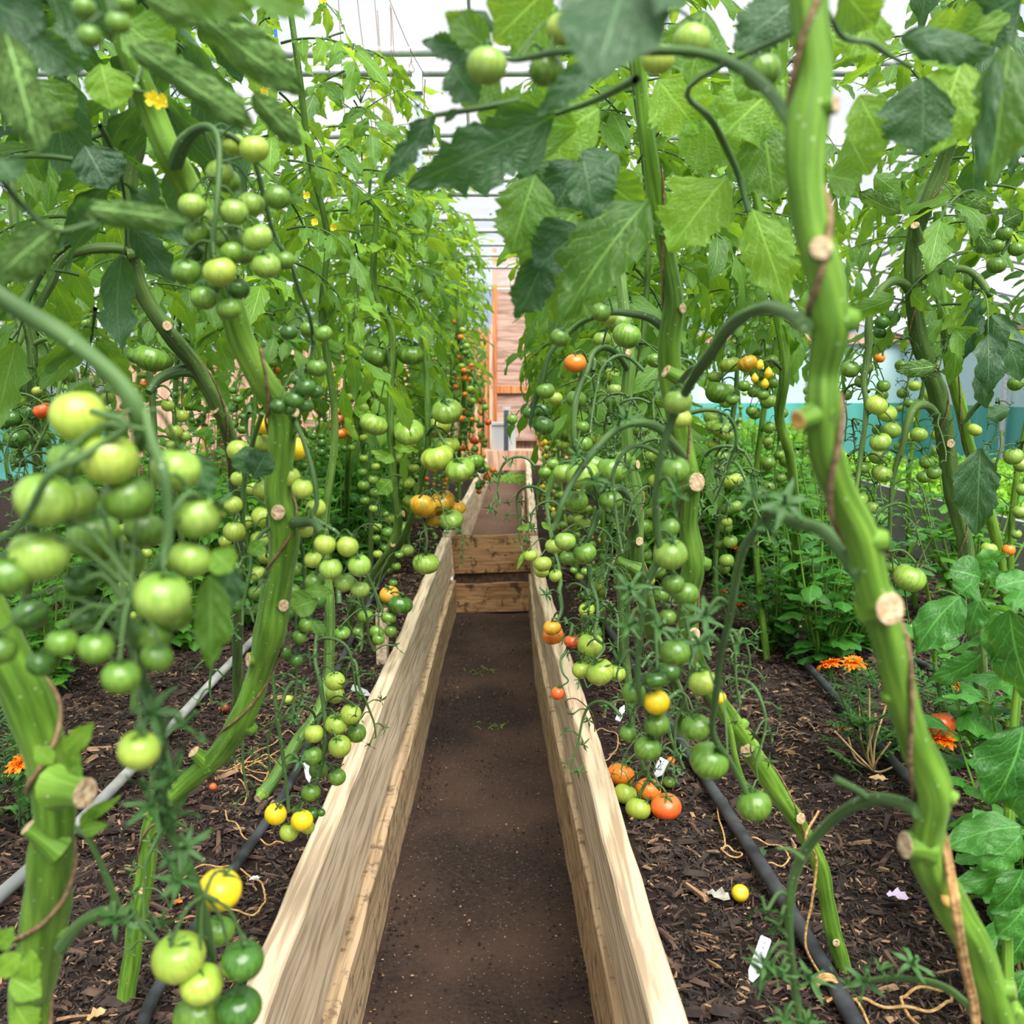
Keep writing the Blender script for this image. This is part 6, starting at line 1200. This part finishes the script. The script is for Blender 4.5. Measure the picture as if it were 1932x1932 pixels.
# large leaves of the basil at the picture edge, standing close
NB = Plant('basil_plant', 'large glossy broad-leaved basil nearest the camera, beside the very thick stem', (.70, 1.12, SOIL), group='basil plants')
NB.stem([(1950,1150,1.16,7),(1920,1300,1.16,8),(1905,1500,1.15,9),(1900,1700,1.14,10),(1900,1932,1.12,10)], n=10)
for b_, t_, w, Yv in [((1935,1095),(1860,1082),40,1.15),((1850,1090),(1790,1075),62,1.25),((1835,1100),(1812,1122),60,1.2),((1812,1125),(1728,1235),76,1.15),((1880,1110),(1960,1095),44,1.1),((1850,1235),(1748,1282),52,1.12),((1920,1160),(1875,1250),84,1.1),((1905,1150),(1960,1330),100,1.08),
    ((1930,1370),(1862,1520),110,1.05),((1940,1390),(1945,1560),120,1.05),((1925,1560),(1782,1600),74,1.12),((1925,1575),(1850,1640),56,1.1),((1905,1645),(1792,1668),46,1.12),((1930,1640),(1868,1720),70,1.1),((1940,1700),(1880,1765),66,1.12),((1935,1760),(1885,1820),60,1.15),((1850,1130),(1830,1200),40,1.2),((1885,1270),(1935,1250),50,1.15),((1870,1050),(1850,1095),46,1.3),((1830,1060),(1900,1045),34,1.3),((1935,1830),(1900,1900),60,1.15)]:
    NB.blade(b_, t_, w*1.02, Yv, curl=-rnd.uniform(.6, .95), bend=.8, mat=BASIL, lobes=0, serr=.0, roll=rnd.choice([-1, 1])*rnd.uniform(.3, .8), n=22, h=5, quilt=.05, fold=.25)

# ================================================================== SMALL THINGS ON THE MULCH
def lying(px, py, dpx, code, lab, z=None):
    r_ = .5*dpx*mpp(px, py, ground(px, py)[1]); p = ground(px, py+dpx*.25, SOIL+.006); e = empty('fallen_tomato', (p[0], p[1], SOIL), lab, 'tomato', 'fallen fruit on the mulch')
    put_fruit(e, np.array([p[0], p[1], SOIL+r_*.85+.004]), r_, code[0], code[1:], calyx=False, tilt=1.0, org=np.array([p[0], p[1], SOIL])); e.children[0].name = 'fruit_body'
lying(1396, 1688, 32, 'cy', 'small yellow tomato lying alone on the mulch beside the dusty black pipe')
lying(424, 1337, 17, 'cr', 'tiny dark red tomato lying on the mulch beside the zigzag stem')
lying(402, 1485, 14, 'cro', 'tiny orange fruit fallen on the mulch near the coil of string')
lying(543, 1321, 17, 'cyg', 'tiny yellow-green fruit on the mulch between the two hanging stalks')
lying(1265, 1437, 17, 'zo', 'small brownish fruit lying beyond the red-orange tomatoes by the pipe')
def scrap(px, py, w, mat, lab, cat='leaf'):
    p = ground(px, py, SOIL+.012); mb = MB(); leaflet(mb, 8, 2, w*mpp(px, py, p[1]), .6, .5, .5, .3, .1, M=M4((rnd.uniform(-1, 1), rnd.uniform(-.6, .6), .1), (0, -.3, 1), p), seed=5, quilt=.1)
    tag(link('fallen_leaf', mb.mesh('fallen_leaf', mat, True)), lab, cat)
scrap(1378, 1698, 50, simple('grey_scrap', srgb(170, 168, 156), .9, srgb(120, 116, 104), 80), 'shrivelled grey leaf beside the yellow fallen tomato')
scrap(1715, 1695, 45, simple('lilac_scrap', srgb(178, 162, 186), .8), 'crumpled pale lilac petal lying on the mulch')
scrap(1440, 1617, 26, LEAFD, 'small grey-green leaf lying beside the string loop'); scrap(1640, 1467, 34, DRY, 'curled straw-coloured leaf near the middle pipe')
scrap(1155, 1140, 26, WHITEP, 'white scrap on the mulch behind the grooved stem'); scrap(470, 1660, 24, WHITEP, 'pale scrap on the mulch by the thin pipe'); scrap(330, 1700, 18, PETR, 'tiny orange-pink petal on the mulch by the nearest truss'); scrap(200, 1905, 40, DRY, 'dry tan leaf lying at the foot of the zigzag stem')
def tag_label(a, b_, Ya, Yb, w, lab, marks=True):
    A, B = at(*a, Ya), at(*b_, Yb); e = empty('plant_label', B, lab, 'label', 'white plant name tags'); L = np.linalg.norm(B-A); M = M4(B-A, CAM-A, A-B); mb = MB(); t = .0012; h = w/2
    out = [(0, -h*.8), (.0, h*.8), (L*.03, h), (L*.72, h), (L, .0), (L*.72, -h), (L*.03, -h)]
    V = np.array([[x, y, z] for z in (t, -t) for x, y in out]) @ M[:3, :3].T+M[:3, 3]; n = 7
    c0 = np.array([[L*.5, 0, t], [L*.5, 0, -t]]) @ M[:3, :3].T+M[:3, 3]
    T = [[i, 14, (i+1) % n] for i in range(n)]+[[7+i, 7+(i+1) % n, 15] for i in range(n)]
    mb.add(np.vstack([V, c0]), t=T, q=[[i, (i+1) % n, 7+(i+1) % n, 7+i] for i in range(n)]); link('label_stake', mb.mesh('label_stake', WHITEP, False), e)
    if marks:
        mb = MB(); x = L*.10
        r = random.Random(4)
        while x < L*.55:
            g_ = r.uniform(.3, 1)*h*.45; P = np.array([(x, -g_*.3, t+.0004), (x+.0012, g_, t+.0004), (x+.0024, -g_*.5, t+.0004)]) @ M[:3, :3].T+M[:3, 3]; tube(mb, P, .00028, 4); x += .0036 if r.random() > .2 else .007
        link('handwriting', mb.mesh('handwriting', INK), e)
Yl = ground(1413, 1862)[1]
tag_label((1446, 1768), (1413, 1862), Yl+.03, Yl, .017, 'white pointed name tag leaning on the mulch by the dusty black pipe')
tag_label((1254, 1432), (1236, 1468), 2.1, 2.08, .022, 'short white name tag behind the red-orange fallen tomatoes')
tag_label((664, 1296), (700, 1312), 2.42, 2.45, .016, 'white name tag lying against the pale plank on the string-coil side', False)
tag_label((577, 1438), (584, 1478), 2.02, 2.0, .012, 'narrow white name tag beside the thin black pipe', False)
tag_label((1165, 1360), (1178, 1330), 2.3, 2.35, .014, 'white name tag half hidden between the plank and striped fruit', False)
def string_on_soil(pts, lab, r=.0017, mat=None, z=SOIL+.014, wig=.0):
    P = np.array([ground(x, y, z) for x, y in pts]); P = smooth(P, 7); P[:, 2] = z+.004*np.sin(np.arange(len(P))*.7); mb = MB(); tube(mb, P, r, 6)
    # second ply twisted round the first
    T = nrm(np.gradient(P, axis=0)); L = np.concatenate([[0], np.cumsum(np.linalg.norm(np.diff(P, axis=0), axis=1))]); Ls = np.arange(0, L[-1], .0025); P2 = np.stack([np.interp(Ls, L, P[:, k]) for k in range(3)], -1)
    a = Ls*420; P2[:, 2] += .0011*np.sin(a); P2[:, 0] += .0011*np.cos(a); tube(mb, P2, r*.75, 5, caps=False)
    return tag(link('garden_twine', mb.mesh('garden_twine', mat or TWINE)), lab, 'string', 'loose twine on the beds')
string_on_soil([(392,1462),(430,1450),(480,1436),(530,1418),(556,1400),(548,1378),(520,1398),(470,1430),(440,1452),(480,1440),(505,1450),(500,1470),(470,1465),(455,1448),(490,1428),(515,1430),(522,1452),(500,1462),(450,1440)], 'tangled coil of jute string lying beside the zigzag stem')
string_on_soil([(425,1530),(430,1545),(452,1562),(458,1580),(480,1580),(510,1592),(535,1588)], 'short curl of jute string crossing the thin black pipe')
string_on_soil([(330,1680),(350,1650),(400,1632),(450,1640),(490,1665),(500,1700),(480,1722),(430,1718),(400,1700),(370,1730),(330,1735)], 'loop of jute string on the mulch under the turning yellow fruit')
string_on_soil([(450,1470),(466,1490),(462,1512),(440,1520)], 'short hanging end of string below the tangled coil', .0014)
string_on_soil([(1352,1500),(1356,1540),(1368,1590),(1362,1606),(1400,1616),(1380,1600),(1360,1600)], 'knotted twine end crossing the dusty pipe below the hanging green fruit')
string_on_soil([(1412,1582),(1450,1590),(1485,1608),(1487,1626),(1460,1632),(1430,1626)], 'open loop of jute twine beyond the dusty pipe')
string_on_soil([(1560,1890),(1600,1885),(1650,1892),(1720,1905),(1780,1898),(1796,1880),(1780,1865),(1720,1870),(1700,1890),(1730,1932),(1760,1990)], 'long twine snaking over the mulch along the picture bottom', .0024)
string_on_soil([(1610,1885),(1640,1930),(1655,1990)], 'twine branch running to the bottom edge', .0022)
string_on_soil([(1120,1415),(1118,1390),(1140,1375),(1165,1390),(1160,1420),(1140,1432),(1120,1420)], 'ring of twine lying behind the plank beside the fallen tomatoes', .0014, z=SOIL+.03)
def string_pts(pts, lab, r=.0014, mat=None, grp='strings hanging from the roof bars'):
    P = smooth([at(*p) for p in pts], 6); mb = MB(); tube(mb, P, r, 5); return tag(link('hanging_string', mb.mesh('hanging_string', mat or TWINEB)), lab, 'string', grp)
# knot round the dusty pipe and the string rising to the leaning stem
P = ground(1562, 1868, SOIL+.02); mb = MB()
for k in range(3):
    a = np.linspace(0, 6.4, 24); tube(mb, np.stack([P[0]+.017*np.cos(a), P[1]+.006*k+0*a, P[2]+.016*np.sin(a)], -1), .003, 6)
tag(link('twine_knot', mb.mesh('twine_knot', TWINE)), 'thick twine knotted round the dusty black pipe at the picture bottom', 'string')
string_pts([(1562,1860,1.32),(1525,1800,1.3),(1520,1760,1.3),(1532,1700,1.3),(1540,1620,1.3),(1520,1580,1.28),(1545,1530,1.3)], 'twine rising from the knotted pipe to the leaning stem', .002, TWINE, 'strings holding up the tomato stems')
string_pts([(1070,1335,1.75),(1068,1322,1.74),(1085,1318,1.74),(1105,1332,1.78),(1120,1352,1.85),(1122,1380,1.95)], 'thin curl of string over the plank edge below the lone orange fruit', .0012, None, 'strings holding up the tomato stems')
for i, (pts, lab) in enumerate([
    ([(637,-20,3.2),(642,60,3.2),(646,150,3.2),(652,240,3.2)], 'faint straight string nearest the tall leafy shoots'), ([(672,-20,3.3),(684,80,3.3),(700,170,3.3),(712,260,3.3),(722,300,3.3)], 'slanting string crossing the first roof bar'),
    ([(705,-20,3.4),(712,60,3.4),(718,140,3.4),(728,230,3.4),(732,275,3.4)], 'string with a frayed upper end before the first bar'), ([(712,20,3.35),(716,80,3.35),(722,150,3.35),(736,250,3.35),(740,300,3.35)], 'thin string just beside the frayed one'),
    ([(736,10,3.4),(738,60,3.4),(737,160,3.4),(738,270,3.4)], 'straight vertical string left of the looped one'), ([(738,15,3.4),(742,80,3.4),(744,140,3.4)], 'short doubled string end above the first bar'),
    ([(728,-20,3.4),(745,25,3.4),(775,95,3.5),(800,140,3.6)], 'thin wire sloping down to the roof bar'), ([(775,90,3.5),(777,120,3.5),(782,132,3.5),(776,137,3.5),(771,130,3.5),(776,112,3.5),(774,92,3.5)], 'small loop of knotted string above the bar'),
    ([(774,136,3.5),(775,180,3.5),(776,225,3.5)], 'string hanging down from the small loop'), ([(802,150,3.65),(800,200,3.65),(804,260,3.65),(812,300,3.65)], 'frayed string bundle beside the zinc strap'), ([(808,260,4.6),(815,280,4.6),(820,300,4.6),(828,320,4.6)], 'short frayed tuft of string on the farther bars'),
    ([(1640,500,2.6),(1655,540,2.6),(1660,580,2.6)], 'short string behind the dark ridged stem against the sky')]):
    string_pts(pts, lab, .0012 if i != 9 else .0022)
string_pts([(518,40,2.4),(520,62,2.4),(521,80,2.4)], 'bright blue string end among the tall leafy shoots', .004, BLUEP)
string_pts([(883,-20,3.1),(886,60,3.2),(880,130,3.3),(884,250,3.4)], 'grey strap hanging behind the top green tomato', .006, GALV)
for (x, y, Y) in [(505,165,1.9),(610,2,2.0),(500,175,1.9),(580,370,2.0),(595,420,2.0),(630,430,2.1),(690,295,2.8)]: blossom(L2, x, y, Y, .016)
